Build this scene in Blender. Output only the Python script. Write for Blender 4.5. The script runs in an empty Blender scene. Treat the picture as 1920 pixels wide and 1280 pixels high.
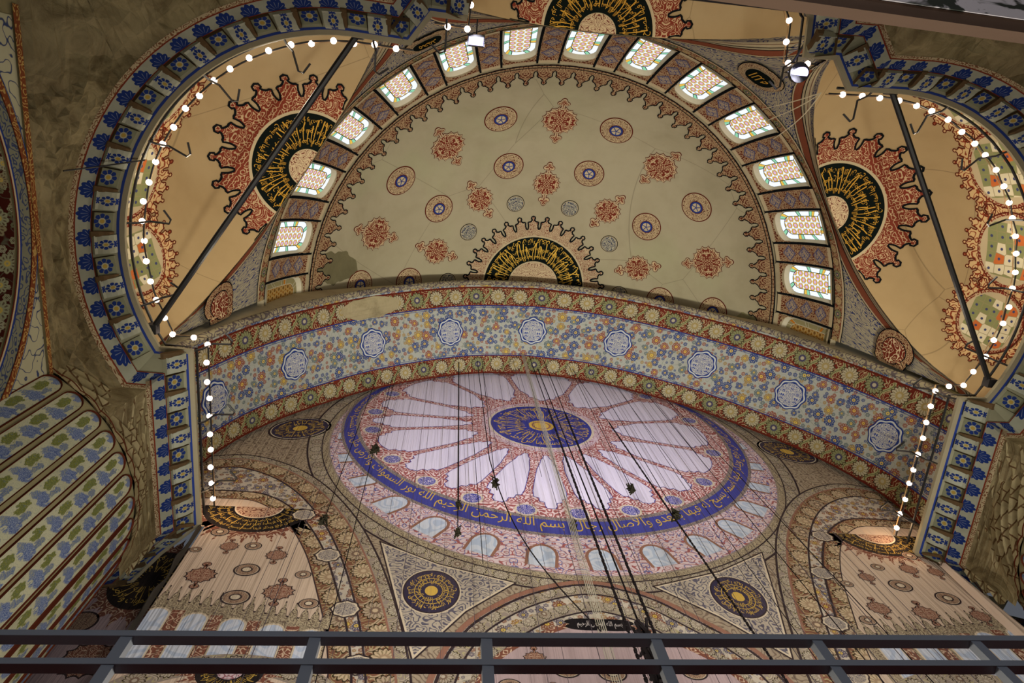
import bpy, math, random
from math import sin, cos, pi, sqrt, radians, atan2, hypot
from mathutils import Vector, Matrix
from mathutils.geometry import tessellate_polygon
random.seed(7)
C = bpy.context.scene.collection
SC = bpy.context.scene

# ------------------------------------------------------------------ camera
cd = bpy.data.cameras.new('camera'); cam = bpy.data.objects.new('camera', cd); C.objects.link(cam)
cd.sensor_width = 36; cd.lens = 24.385; cd.clip_start = .05; cd.clip_end = 300
RM = Matrix(((0.99353998, -0.06537486, -0.09276007), (-0.08849055, -0.95804878, -0.27260218), (-0.07104734, 0.27904956, -0.95764483)))
CAMX = -3.932
cam.matrix_world = Matrix.Translation((CAMX, 0, 0)) @ RM.to_4x4()
SC.camera = cam

# ------------------------------------------------------------------ world, lights, exposure
SC.view_settings.view_transform = 'Standard'; SC.view_settings.look = 'None'
SC.view_settings.gamma = 1.0; SC.view_settings.use_curve_mapping = False
SC.view_settings.exposure = 0.0
SC.cycles.use_denoising = True
SC.cycles.use_adaptive_sampling = True; SC.cycles.adaptive_threshold = .03
SC.cycles.max_bounces = 4; SC.cycles.diffuse_bounces = 3; SC.cycles.glossy_bounces = 2; SC.cycles.transmission_bounces = 2
SC.cycles.sample_clamp_indirect = 4
W = bpy.data.worlds.new('world'); SC.world = W; W.use_nodes = True
W.node_tree.nodes['Background'].inputs[0].default_value = (.80, .86, 1, 1)
W.node_tree.nodes['Background'].inputs[1].default_value = .10
def plight(name, loc, energy, color, radius):
    l = bpy.data.lights.new(name, 'POINT'); l.energy = energy; l.color = color; l.shadow_soft_size = radius
    o = bpy.data.objects.new(name, l); C.objects.link(o); o.location = loc; return o
def slight(name, loc, target, energy, color, size, blend=.6, radius=.25):
    l = bpy.data.lights.new(name, 'SPOT'); l.energy = energy; l.color = color; l.spot_size = radians(size); l.spot_blend = blend; l.shadow_soft_size = radius
    o = bpy.data.objects.new(name, l); C.objects.link(o); o.location = loc
    o.rotation_euler = (Vector(target)-Vector(loc)).to_track_quat('-Z', 'Y').to_euler(); return o
WARM = (1, .86, .66); NEUT = (1, .92, .78)
# the ring chandeliers hanging low over the prayer floor, below the frame
for q, (x, y, e) in enumerate([(-3.0, 4.5, 650), (3.5, 4.5, 700), (8.0, 5.5, 420), (-7.6, 4.4, 620)]):
    plight('chandelier_light', (x, y, 2.6), e, NEUT, .5)
# added fill spots, no fixtures behind them, that wash the half dome and the arch
for x in (-3.9, 3.9):
    slight('added_dome_fill', (x, 4.4, 1.2), (x*.6, 7.4, 30), 11500, (1, .94, .80), 66, 1.0, .4)
    slight('added_cloth_fill', (x*1.3, 3.2, 1.2), (x*1.7, 10.6, 15.5), 3600, (1, .92, .82), 62, 1.0, .4)  # added spot, brightens the lower part of the printed cloth
plight('added_rear_fill', (-3.6, -2.6, 1.3), 85, (.92, .95, 1), .3)  # added point light behind the camera to brighten lintel and railing
# cool floodlights on the cornice corners, turned to the printed dome
slight('floodlight_beam', (-3.75, -2.35, 17.4), (-1.5, 10.5, 23.5), 3000, (.86, .84, 1), 60, .9)
slight('floodlight_beam', (4.05, -2.35, 17.4), (1.5, 10.5, 23.5), 3000, (.86, .84, 1), 60, .9)
# warm glow of the bulb strings inside each half dome
EXL = [(-10.6, 1.5), (-9.3, 4.2), (-8.3, -.9)]
for x, y in EXL:
    plight('bulb_glow', (x, y, 18.3), 100, WARM, .35); plight('bulb_glow', (-x, y, 18.3), 100, WARM, .35)
plight('bulb_glow', (-2, -4.6, 18.3), 100, WARM, .35); plight('bulb_glow', (2, -4.6, 18.3), 100, WARM, .35)
plight('bulb_glow', (-9.75, 10.0, 17.6), 22, (1, .66, .36), .12); plight('bulb_glow', (9.85, 10.0, 17.6), 30, (1, .66, .36), .12)

# ------------------------------------------------------------------ node helpers
def lin(c):
    f = lambda v: (v/255/12.92) if v/255 <= .04045 else ((v/255+.055)/1.055)**2.4
    return (f(c[0]), f(c[1]), f(c[2]), 1)
class NT:
    def __init__(s, name, rough=.85, emit=None):
        s.mat = bpy.data.materials.new(name); s.mat.use_nodes = True; s.t = s.mat.node_tree; s.t.nodes.clear()
        s.out = s.n('ShaderNodeOutputMaterial'); s._uv = None
    def n(s, t): return s.t.nodes.new(t)
    def set(s, sock, v):
        if isinstance(v, (int, float)): sock.default_value = v
        elif isinstance(v, (tuple, list)):
            sock.default_value = v if len(v) == 4 else (*v, 1) if len(sock.default_value) == 4 else v
        else: s.t.links.new(v, sock)
    def m(s, op, a, b=None, c=None):
        n = s.n('ShaderNodeMath'); n.operation = op
        s.set(n.inputs[0], a)
        if b is not None: s.set(n.inputs[1], b)
        if c is not None: s.set(n.inputs[2], c)
        return n.outputs[0]
    def uv(s):
        if s._uv is None:
            n = s.n('ShaderNodeUVMap'); n.uv_map = 'uv'; sp = s.n('ShaderNodeSeparateXYZ'); s.t.links.new(n.outputs[0], sp.inputs[0]); s._uv = (sp.outputs[0], sp.outputs[1])
        return s._uv
    def pos(s):
        n = s.n('ShaderNodeNewGeometry'); return n.outputs['Position']
    def vec(s, x, y, z=0.0):
        n = s.n('ShaderNodeCombineXYZ'); s.set(n.inputs[0], x); s.set(n.inputs[1], y); s.set(n.inputs[2], z); return n.outputs[0]
    def noise(s, v, scale=1, detail=2, rough=.5, dim='2D', dist=0):
        n = s.n('ShaderNodeTexNoise'); n.noise_dimensions = dim; s.t.links.new(v, n.inputs['Vector'])
        n.inputs['Scale'].default_value = scale; n.inputs['Detail'].default_value = detail; n.inputs['Roughness'].default_value = rough; n.inputs['Distortion'].default_value = dist
        return n.outputs[0]
    def vor(s, v, scale=1, rnd=1, feat='F1', dim='2D', smooth=None):
        n = s.n('ShaderNodeTexVoronoi'); n.voronoi_dimensions = dim; n.feature = feat; s.t.links.new(v, n.inputs['Vector'])
        n.inputs['Scale'].default_value = scale; n.inputs['Randomness'].default_value = rnd; return n
    def ss(s, x, a, b, inv=False):
        n = s.n('ShaderNodeMapRange'); n.interpolation_type = 'SMOOTHSTEP'; s.set(n.inputs[0], x)
        n.inputs[1].default_value = a; n.inputs[2].default_value = b; n.inputs[3].default_value = 1 if inv else 0; n.inputs[4].default_value = 0 if inv else 1
        return n.outputs[0]
    def lt(s, x, a, e=.02): return s.ss(x, a-e, a+e, True)
    def mix(s, f, a, b):
        n = s.n('ShaderNodeMix'); n.data_type = 'RGBA'; s.set(n.inputs[0], f); s.set(n.inputs[6], a); s.set(n.inputs[7], b); return n.outputs[2]
    def bw(s, x, a, b): return s.m('MULTIPLY', s.m('GREATER_THAN', x, a), s.m('LESS_THAN', x, b))
    def mul(s, a, b): return s.m('MULTIPLY', a, b)
    def mx(s, a, b): return s.m('MAXIMUM', a, b)
    def diffuse(s, col, bump=None, bs=.4, bd=.05, rough=.9, spec=None):
        n = s.n('ShaderNodeBsdfDiffuse' if spec is None else 'ShaderNodeBsdfPrincipled'); s.set(n.inputs[0], col)
        if spec is not None: n.inputs['Roughness'].default_value = rough; n.inputs['Specular IOR Level'].default_value = spec
        if bump is not None:
            b = s.n('ShaderNodeBump'); b.inputs['Strength'].default_value = bs; b.inputs['Distance'].default_value = bd
            s.t.links.new(bump, b.inputs['Height']); s.t.links.new(b.outputs[0], n.inputs['Normal'])
        s.t.links.new(n.outputs[0], s.out.inputs[0]); return s.mat
    def emission(s, col, st):
        n = s.n('ShaderNodeEmission'); s.set(n.inputs[0], col); s.set(n.inputs[1], st); s.t.links.new(n.outputs[0], s.out.inputs[0]); return s.mat
    # --- pattern masks
    def vine(s, u, v, sc, w=.13, k=5.0, seed=0.0, det=.6):
        n = s.noise(s.vec(s.m('ADD', u, seed), v), sc, det, .5)
        f = s.m('FRACT', s.mul(n, k)); return s.lt(s.m('ABSOLUTE', s.m('SUBTRACT', f, .5)), w, .05)
    def flowers(s, u, v, sc, n=9, R=.34, amp=.05, rnd=.75, seed=0.0):
        vo = s.vor(s.vec(s.m('ADD', u, seed), v), sc, rnd)
        sb = s.n('ShaderNodeVectorMath'); sb.operation = 'SUBTRACT'; s.t.links.new(s.vec(s.m('ADD', u, seed), v), sb.inputs[0]); s.t.links.new(vo.outputs['Position'], sb.inputs[1])
        sp = s.n('ShaderNodeSeparateXYZ'); s.t.links.new(sb.outputs[0], sp.inputs[0])
        th = s.m('ARCTAN2', sp.outputs[1], sp.outputs[0]); d = vo.outputs['Distance']
        sc2 = s.n('ShaderNodeSeparateColor'); s.t.links.new(vo.outputs['Color'], sc2.inputs[0])
        rr = s.m('ADD', R-amp, s.mul(s.m('ABSOLUTE', s.m('SINE', s.mul(th, n/2))), amp*2))
        size = s.m('ADD', .5, s.mul(sc2.outputs[2], .5)); rr = s.mul(rr, size)
        q = s.m('DIVIDE', d, rr)
        return q, th, sc2.outputs[0], sc2.outputs[1]
def plain(name, c, rough=.6, spec=None, metal=0, var=.0):
    t = NT(name); col = lin(c)
    if var:
        n = t.noise(t.pos(), 1.2, 4, .6, '3D'); col = t.mix(t.mul(n, var), lin(c), lin([x*.45 for x in c]))
    m = t.diffuse(col, rough=rough, spec=spec)
    if metal: [n for n in t.t.nodes if n.type == 'BSDF_PRINCIPLED'][0].inputs['Metallic'].default_value = metal
    return m
def emis(name, c, st): t = NT(name); return t.emission(lin(c), st)

CREAM = (186, 174, 146); DRED = (104, 46, 34); INK = (28, 30, 32); BLUE = (52, 72, 132); GOLD = (190, 150, 62); PALE = (196, 186, 160)
def m_plaster(name, c, dark=(90, 80, 60), amt=.35, sc=.22, cr=True, blot=None, bl=.3):
    t = NT(name); p = t.pos()
    a = t.noise(p, sc, 5, .6, '3D', .6); b = t.noise(p, sc*9, 3, .6, '3D')
    f = t.mul(t.ss(a, .38, .78), amt); f = t.m('ADD', f, t.mul(t.ss(b, .4, .8), amt*.25))
    col = t.mix(f, lin(c), lin(dark))
    if blot:
        w = t.ss(t.noise(p, .16, 3, .6, '3D'), .5, .72); col = t.mix(t.mul(w, bl), col, lin(blot))
    if cr:
        v = t.vor(p, .16, 1, 'DISTANCE_TO_EDGE', '3D'); col = t.mix(t.mul(t.lt(v.outputs[0], .0018, .0012), .35), col, lin((70, 60, 45)))
    return t.diffuse(col, bump=b, bs=.25, bd=.03)
def m_arab(name, bg, fg, sc=3.0, fg2=None, dot=None, w=.15, k=5, mirror=None, dirt=.15):
    """dense scrolling arabesque, mirrored across u when mirror is set"""
    t = NT(name); u, v = t.uv()
    if mirror == 'abs': u = t.m('ABSOLUTE', u); v = t.m('ABSOLUTE', v)
    elif mirror: u = t.m('PINGPONG', u, mirror)
    v1 = t.vine(u, v, sc, w, k); col = t.mix(v1, lin(bg), lin(fg))
    if fg2: col = t.mix(t.vine(u, v, sc*.8, w*.7, k*.8, 13.7), col, lin(fg2))
    if dot:
        q, th, r1, r2 = t.flowers(u, v, sc*.9, 6, .36); col = t.mix(t.lt(q, 1, .1), col, lin(dot)); col = t.mix(t.lt(q, .45, .1), col, lin(fg))
    n = t.noise(t.pos(), .8, 4, .6, '3D'); col = t.mix(t.mul(t.ss(n, .4, .8), dirt), col, lin((60, 50, 38)))
    return t.diffuse(col)
def m_floral(name, bg, sc=1.9, cols=None, dirt=.15):
    """many little many-petalled flowers in blue, brick and ochre, scattered over a pale ground with thin stems"""
    t = NT(name); u, v = t.uv()
    cols = cols or [(60, 80, 140), (150, 84, 62), (172, 140, 66), (92, 110, 120)]
    col = lin(bg)
    st = t.vine(u, v, sc*1.1, .035, 5); col = t.mix(t.mul(st, .6), col, lin((110, 120, 100)))
    for i, (s_, seed, R) in enumerate(((sc*2.1, 41.3, .40), (sc, 5.2, .43))):
        q, th, r1, r2 = t.flowers(u, v, s_, 9 if i else 6, R, .05, .8, seed)
        c = t.mix(t.m('GREATER_THAN', r1, .42), lin(cols[0]), lin(cols[1])); c = t.mix(t.m('GREATER_THAN', r1, .70), c, lin(cols[2])); c = t.mix(t.m('GREATER_THAN', r1, .85), c, lin(cols[3]))
        edge = t.lt(q, 1.0, .07); col = t.mix(edge, col, c)
        ray = t.m('GREATER_THAN', t.m('SINE', t.mul(th, 12)), .2); inner = t.mul(t.mul(t.lt(q, .82, .05), ray), .75)
        col = t.mix(inner, col, lin(bg))
        col = t.mix(t.lt(q, .52, .06), col, c); col = t.mix(t.lt(q, .32, .06), col, lin((204, 178, 90) if i else bg)); col = t.mix(t.lt(q, .12, .05), col, c)
    n = t.noise(t.pos(), .7, 4, .6, '3D'); col = t.mix(t.mul(t.ss(n, .42, .8), dirt), col, lin((70, 66, 50)))
    return t.diffuse(col)
def m_band(name, W_, bg=(104, 44, 34), leaf=(142, 142, 100), flo=(170, 162, 136), unit=.95, edge=(40, 56, 110), dirt=.1, flo2=(128, 132, 96), gc=(152, 136, 88)):
    """border band: rosettes in a row with S-shaped leaves between; v runs 0..W_ across"""
    t = NT(name); u, v = t.uv()
    un = t.m('DIVIDE', u, unit); k = t.m('FRACT', un); vc = t.m('DIVIDE', t.m('SUBTRACT', v, W_/2), W_)     # -.5..0.5
    col = lin(bg)
    vn = t.vine(u, v, 4.2, .14, 5); col = t.mix(t.mul(vn, .75), col, lin((176, 168, 128)))
    # s leaf near the unit border
    du = t.m('SUBTRACT', t.m('FRACT', t.m('ADD', k, .5)), .5); sx = t.m('ADD', du, t.mul(t.m('SINE', t.mul(vc, 5.2)), .17))
    lw = t.m('ADD', .035, t.mul(t.m('ABSOLUTE', t.m('COSINE', t.mul(vc, 3.0))), .05))
    lf = t.mul(t.m('LESS_THAN', t.m('ABSOLUTE', sx), lw), t.m('LESS_THAN', t.m('ABSOLUTE', vc), .43)); col = t.mix(lf, col, lin(leaf))
    col = t.mix(t.m('MULTIPLY', t.m('LESS_THAN', t.m('ABSOLUTE', sx), .012), t.m('LESS_THAN', t.m('ABSOLUTE', vc), .43)), col, lin((60, 54, 34)))
    # rosette
    a = t.mul(t.m('SUBTRACT', k, .5), unit); b = t.mul(vc, W_); r = t.m('SQRT', t.m('ADD', t.mul(a, a), t.mul(b, b))); th = t.m('ARCTAN2', b, a)
    R = t.m('ADD', W_*.30, t.mul(t.m('ABSOLUTE', t.m('SINE', t.mul(th, 7))), W_*.09)); q = t.m('DIVIDE', r, R)
    odd = t.m('GREATER_THAN', t.m('FRACT', t.mul(t.m('FLOOR', un), .3334)), .5)
    col = t.mix(t.lt(q, 1.16, .04), col, lin((58, 48, 34))); col = t.mix(t.lt(q, 1, .05), col, t.mix(odd, lin(flo), lin(flo2)))
    ray = t.mul(t.m('GREATER_THAN', t.m('SINE', t.mul(th, 14)), .3), t.bw(q, .5, .9)); col = t.mix(t.mul(ray, .6), col, lin((96, 88, 50)))
    col = t.mix(t.lt(q, .5, .05), col, t.mix(odd, lin(gc), lin((66, 62, 90) if flo2[1] > flo2[0] else (116, 96, 84)))); col = t.mix(t.lt(q, .25, .05), col, lin(flo))
    ax = t.m('ABSOLUTE', vc)
    col = t.mix(t.m('GREATER_THAN', ax, .475), col, lin(bg))
    n = t.noise(t.pos(), .6, 4, .6, '3D'); col = t.mix(t.mul(t.ss(n, .42, .8), dirt), col, lin((70, 60, 44)))
    return t.diffuse(col)
def m_rosette(name, kind):
    """tile-like square, uv -.5..0.5: blue eight-petal flower with gold heart; kind 1 adds side tulips"""
    t = NT(name); u, v = t.uv(); r = t.m('SQRT', t.m('ADD', t.mul(u, u), t.mul(v, v))); th = t.m('ARCTAN2', v, u)
    bg = lin((116, 120, 100) if kind == 0 else (152, 156, 142)); col = t.mix(t.mul(t.ss(t.noise(t.pos(), 1.3, 4, .6, '3D'), .3, .8), .45), bg, lin((104, 100, 76)))
    b = lin((32, 48, 104))
    R = .40 if kind == 0 else .27
    pet = t.mul(t.m('LESS_THAN', r, t.m('ADD', R*.82, t.mul(t.m('ABSOLUTE', t.m('COSINE', t.mul(th, 4))), R*.18))), t.m('GREATER_THAN', t.m('ABSOLUTE', t.m('COSINE', t.mul(th, 4))), .22))
    col = t.mix(pet, col, b); col = t.mix(t.lt(r, R*.42, .01), col, lin((150, 152, 132))); col = t.mix(t.lt(r, R*.28, .01), col, lin((150, 128, 62)))
    if kind == 1:
        for sg in (-1, 1):
            a = t.m('SUBTRACT', v, sg*.38); rr = t.m('SQRT', t.m('ADD', t.mul(t.mul(u, u), .35), t.mul(a, a))); tt = t.m('ARCTAN2', a, u)
            lobe = t.m('LESS_THAN', rr, t.m('ADD', .06, t.mul(t.m('ABSOLUTE', t.m('SINE', t.mul(tt, 3))), .075))); col = t.mix(lobe, col, b)
    return t.diffuse(col)
def m_palmette(name, unit=.62, H=.42):
    """frieze of blue fan-shaped palmettes on off-white; v=0 at the upper (inner) edge"""
    t = NT(name); u, v = t.uv(); k = t.mul(t.m('SUBTRACT', t.m('FRACT', t.m('DIVIDE', u, unit)), .5), unit*1.45)
    vv = t.m('SUBTRACT', v, -.02); th = t.m('ARCTAN2', k, vv); r = t.m('SQRT', t.m('ADD', t.mul(k, k), t.mul(vv, vv)))
    lobes = t.m('ABSOLUTE', t.m('SINE', t.m('ADD', t.mul(th, 6.5), 1.57)))
    R = t.m('ADD', H*.56, t.m('ADD', t.mul(lobes, H*.14), t.mul(t.m('COSINE', t.mul(th, 1.3)), H*.20)))
    bg = t.mix(t.mul(t.ss(t.noise(t.pos(), 1.1, 4, .6, '3D'), .3, .8), .4), lin((142, 146, 132)), lin((98, 94, 78)))
    col = t.mix(t.m('LESS_THAN', r, R), bg, lin((30, 46, 100)))
    ray = t.mul(t.m('LESS_THAN', t.m('ABSOLUTE', t.m('SINE', t.m('ADD', t.mul(th, 6.5), 0))), .22), t.bw(r, .08, H*.62)); col = t.mix(t.mul(ray, .7), col, lin((120, 132, 148)))
    return t.diffuse(col)
def m_flute(name):
    """tall niche: twisting blue blooms and olive leaves over pale grey-green; u -.5..0.5 , v metres"""
    t = NT(name); u, v = t.uv()
    bg = lin((178, 180, 154)); n = t.noise(t.pos(), .9, 4, .6, '3D'); col = t.mix(t.mul(t.ss(n, .4, .75), .4), bg, lin((122, 122, 96)))
    k = t.m('SUBTRACT', t.m('FRACT', t.m('DIVIDE', v, .86)), .5); wig = t.noise(t.vec(t.mul(u, 2), t.mul(v, 1.7)), 3, 3, .6)
    uu = t.m('ADD', u, t.mul(t.m('SUBTRACT', wig, .5), .5)); kk = t.m('ADD', k, t.mul(t.m('SUBTRACT', wig, .5), .35))
    # blue bloom at k ~ -.2, right ; olive leaf at k ~ .25, left
    def blob(cu, ck, ru, rk):
        a = t.m('DIVIDE', t.m('SUBTRACT', uu, cu), ru); b = t.m('DIVIDE', t.m('SUBTRACT', kk, ck), rk); return t.m('SQRT', t.m('ADD', t.mul(a, a), t.mul(b, b)))
    fine = t.vine(u, v, 9, .2, 5)
    for (cu, ck, ru, rk, c, c2) in ((.12, -.22, .32, .21, (62, 84, 142), (140, 154, 178)), (-.14, .24, .21, .26, (84, 94, 30), (124, 128, 58)), (-.2, -.30, .16, .12, (92, 110, 150), (150, 152, 122)), (.22, .16, .12, .2, (78, 98, 142), (150, 152, 122))):
        d = t.lt(blob(cu, ck, ru, rk), 1, .12); col = t.mix(t.mul(d, .9), col, t.mix(t.mul(fine, .7), lin(c), lin(c2)))
    col = t.mix(t.mul(t.vine(u, v, 5, .05, 5), .5), col, lin((96, 110, 130)))
    au = t.m('ABSOLUTE', u); col = t.mix(t.m('GREATER_THAN', au, .47), col, lin((84, 40, 28)))
    return t.diffuse(col)
def m_glass(name, kind):
    """centre light of a stained window: hexagonal tracery of white, yellow and mauve glass; uv metres"""
    t = NT(name); u, v = t.uv(); kx = 2*pi*3.9
    f = lambda a, c: t.m('COSINE', t.m('ADD', t.mul(u, kx*a), t.mul(v, kx*c)))
    h = t.m('ADD', t.m('ADD', f(1, 0), f(-.5, .866)), f(-.5, -.866))
    a, b, c = ((250, 252, 255), (240, 192, 60), (226, 184, 216)) if kind == 0 else ((142, 96, 34), (168, 124, 48), (120, 84, 40))
    col = t.mix(t.m('GREATER_THAN', h, -.75), lin(a), lin(b)); col = t.mix(t.m('GREATER_THAN', h, 1.0), col, lin(c))
    w3 = t.m('LESS_THAN', t.m('ABSOLUTE', f(.5, .0)), .3); col = t.mix(t.mul(w3, t.bw(h, -.75, 1.0)), col, lin(a))
    lead = t.mx(t.lt(t.m('ABSOLUTE', t.m('ADD', h, .75)), .16, .08), t.lt(t.m('ABSOLUTE', t.m('SUBTRACT', h, 1.0)), .26, .1))
    if kind == 0:
        col = t.mix(lead, col, lin((84, 50, 52))); return t.emission(col, 1.0)
    col = t.mix(lead, col, lin((196, 184, 136))); return t.diffuse(col)

# ------------------------------------------------------------------ mesh helpers
def newobj(name, me, parent=None):
    o = bpy.data.objects.new(name, me); C.objects.link(o)
    if parent: o.parent = parent
    return o
def mk(name, verts, faces, mats, uvs=None, midx=None, parent=None, smooth=False):
    me = bpy.data.meshes.new(name); me.from_pydata([tuple(v) for v in verts], [], faces)
    if not isinstance(mats, (list, tuple)): mats = [mats]
    for m in mats: me.materials.append(m)
    if uvs is not None:
        l = me.uv_layers.new(name='uv'); co = []
        for p in me.polygons:
            for vi in p.vertices: co += [uvs[vi][0], uvs[vi][1]]
        l.data.foreach_set('uv', co)
    if midx: me.polygons.foreach_set('material_index', midx)
    if smooth: me.polygons.foreach_set('use_smooth', [True]*len(me.polygons))
    me.update(); return newobj(name, me, parent)
class B:
    """collects shapes for ONE mesh object"""
    def __init__(s): s.v = []; s.f = []; s.u = []; s.m = []
    def add(s, vs, fs, us=None, m=0):
        o = len(s.v); s.v += [tuple(x) for x in vs]; s.f += [tuple(i+o for i in f) for f in fs]; s.u += list(us) if us is not None else [(x[0], x[1]) for x in vs]; s.m += [m]*len(fs)
    def grid(s, fn, us, vs, m=0, uvf=None):
        nu, nv = len(us), len(vs); V = [fn(u, v) for v in vs for u in us]; U = [(uvf(u, v) if uvf else (u, v)) for v in vs for u in us]
        s.add(V, [(j*nu+i, j*nu+i+1, (j+1)*nu+i+1, (j+1)*nu+i) for j in range(nv-1) for i in range(nu-1)], U, m)
    def polar(s, fr, Rf, n=48, rings=3, r0=0.0, a0=0, a1=2*pi, m=0, c=(0, 0), uvs=1.0):
        """star-shaped patch about c in the local frame fr(a, b)"""
        full = abs(a1-a0-2*pi) < 1e-6; na = n if full else n+1
        ths = [a0+(a1-a0)*i/n for i in range(na)]; V = []; U = []
        for j in range(rings+1):
            for th in ths:
                R1 = Rf(th) if callable(Rf) else Rf; R0 = r0(th) if callable(r0) else r0
                r = R0+(R1-R0)*j/rings; a = c[0]+r*cos(th); b = c[1]+r*sin(th); V.append(fr(a, b)); U.append((a*uvs, b*uvs))
        F = []
        for j in range(rings):
            for i in range(n):
                k = (i+1) % na; F.append((j*na+i, j*na+k, (j+1)*na+k, (j+1)*na+i))
        s.add(V, F, U, m)
    def stroke(s, pts, w, fr, closed=False, m=0, off=0):
        """strip of width w along 2-D points, placed through fr"""
        n = len(pts); V = []; U = []; L = 0
        for i in range(n):
            p0 = pts[(i-1) % n] if (closed or i) else pts[0]; p1 = pts[(i+1) % n] if (closed or i < n-1) else pts[-1]
            dx, dy = p1[0]-p0[0], p1[1]-p0[1]; l = hypot(dx, dy) or 1; nx, ny = -dy/l, dx/l
            if i: L += hypot(pts[i][0]-pts[i-1][0], pts[i][1]-pts[i-1][1])
            W0 = w[i] if isinstance(w, (list, tuple)) else w
            for sg in (-.5, .5): V.append(fr(pts[i][0]+nx*(off+sg*W0), pts[i][1]+ny*(off+sg*W0))); U.append((L, (sg+.5)*W0))
        F = [(2*i, 2*i+1, 2*i+3, 2*i+2) for i in range(n-1)]
        if closed: F.append((2*n-2, 2*n-1, 1, 0))
        s.add(V, F, U, m)
    def poly(s, pts, fr, m=0):
        t = tessellate_polygon([[Vector((x, y, 0)) for x, y in pts]]); s.add([fr(x, y) for x, y in pts], [tuple(f) for f in t], [(x, y) for x, y in pts], m)
    def tube(s, pts, r, n=6, m=0, cap=True):
        pts = [Vector(p) for p in pts]; V = []; U = []; L = 0
        for i, p in enumerate(pts):
            d = (pts[min(i+1, len(pts)-1)]-pts[max(i-1, 0)]).normalized()
            a = d.orthogonal().normalized() if i == 0 else (a-d*a.dot(d)).normalized(); b = d.cross(a)
            if i: L += (p-pts[i-1]).length
            for k in range(n):
                th = 2*pi*k/n; V.append(p+(a*cos(th)+b*sin(th))*r); U.append((L, k/n))
        F = [(i*n+k, i*n+(k+1) % n, (i+1)*n+(k+1) % n, (i+1)*n+k) for i in range(len(pts)-1) for k in range(n)]
        if cap: F += [tuple(range(n))[::-1], tuple((len(pts)-1)*n+k for k in range(n))]
        s.add(V, F, U, m)
    def box(s, c, h, M=None, m=0):
        V = [Vector((x*h[0], y*h[1], z*h[2])) for x in (-1, 1) for y in (-1, 1) for z in (-1, 1)]
        if M: V = [M @ p for p in V]
        V = [p+Vector(c) for p in V]
        s.add(V, [(0, 1, 3, 2), (4, 6, 7, 5), (0, 4, 5, 1), (2, 3, 7, 6), (0, 2, 6, 4), (1, 5, 7, 3)], [(p.x, p.y) for p in V], m)
    def out(s, name, mats, parent=None, smooth=False): return mk(name, s.v, s.f, mats, s.u, s.m, parent, smooth)
def frange(a, b, n): return [a+(b-a)*i/n for i in range(n+1)]
def ball(r, n=10, k=6):
    b = B(); b.grid(lambda u, v: (r*cos(u)*sin(v), r*sin(u)*sin(v), r*cos(v)), frange(0, 2*pi, n), frange(.001, pi-.001, k)); return b
def empty(name, loc=(0, 0, 0)):
    o = bpy.data.objects.new(name, None); C.objects.link(o); o.location = loc; return o
def tag(o, label, cat, group=None, kind=None):
    o['label'] = label; o['category'] = cat
    if group: o['group'] = group
    if kind: o['kind'] = kind
    return o
def struct(o, label=None):
    o['kind'] = 'structure'
    if label: o['label'] = label
    return o
def stuff(o): o['kind'] = 'stuff'; return o

# ------------------------------------------------------------------ Arabic shaping and glyph outlines
_F = {'ا': 'FE8D2', 'ب': 'FE8F4', 'ة': 'FE932', 'ت': 'FE954', 'ث': 'FE994', 'ج': 'FE9D4', 'ح': 'FEA14', 'خ': 'FEA54', 'د': 'FEA92', 'ذ': 'FEAB2', 'ر': 'FEAD2', 'ز': 'FEAF2', 'س': 'FEB14', 'ش': 'FEB54', 'ص': 'FEB94', 'ض': 'FEBD4', 'ط': 'FEC14', 'ظ': 'FEC54', 'ع': 'FEC94', 'غ': 'FECD4', 'ف': 'FED14', 'ق': 'FED54', 'ك': 'FED94', 'ل': 'FEDD4', 'م': 'FEE14', 'ن': 'FEE54', 'ه': 'FEE94', 'و': 'FEED2', 'ى': 'FEEF2', 'ي': 'FEF14'}
def shape(s):
    s = s.replace('لا', '\u0001'); o = []
    info = lambda ch: (0xFEFB, 2) if ch == '\u0001' else ((int(_F[ch][:4], 16), int(_F[ch][4])) if ch in _F else None)
    for i, ch in enumerate(s):
        f = info(ch)
        if not f: o.append(ch); continue
        p = info(s[i-1]) if i else None; n = info(s[i+1]) if i+1 < len(s) else None
        jp = p is not None and p[1] == 4; jn = n is not None and f[1] == 4
        o.append(chr(f[0] + (3 if jp and jn else 2 if jn else 1 if jp else 0)))
    return ''.join(reversed(o))
_glyph = {}
def text_mesh(s, raw=False):
    """(verts2d normalised to x 0..W, y about 0..1, faces)"""
    key = s
    if key in _glyph: return _glyph[key]
    c = bpy.data.curves.new('t', 'FONT'); c.body = s if raw else shape(s); c.resolution_u = 2; o = bpy.data.objects.new('t', c); C.objects.link(o)
    dg = bpy.context.evaluated_depsgraph_get(); me = o.evaluated_get(dg).to_mesh()
    V = [(v.co.x, v.co.y) for v in me.vertices]; Fc = [tuple(p.vertices) for p in me.polygons]
    o.evaluated_get(dg).to_mesh_clear(); bpy.data.objects.remove(o); bpy.data.curves.remove(c)
    if not V: V = [(0, 0)]; Fc = []
    x0 = min(v[0] for v in V); x1 = max(v[0] for v in V); y0 = min(v[1] for v in V); y1 = max(v[1] for v in V); H = (y1-y0) or 1
    V = [((x-x0)/H, (y-y0)/H) for x, y in V]; _glyph[key] = (V, Fc, (x1-x0)/H); return _glyph[key]
def ring_text(b, s, r1, r2, a0, a1, fr, m=0, flip=False):
    """letters stand between radii r1 (foot) and r2 (head), spread from angle a0 to a1 reading right to left"""
    V, Fc, Wd = text_mesh(s)
    P = []
    for x, y in V:
        a = a0+(a1-a0)*(x/Wd); r = r1+(r2-r1)*y; P.append((r*cos(a), r*sin(a)))
    b.add([fr(*p) for p in P], Fc, P, m)
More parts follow.
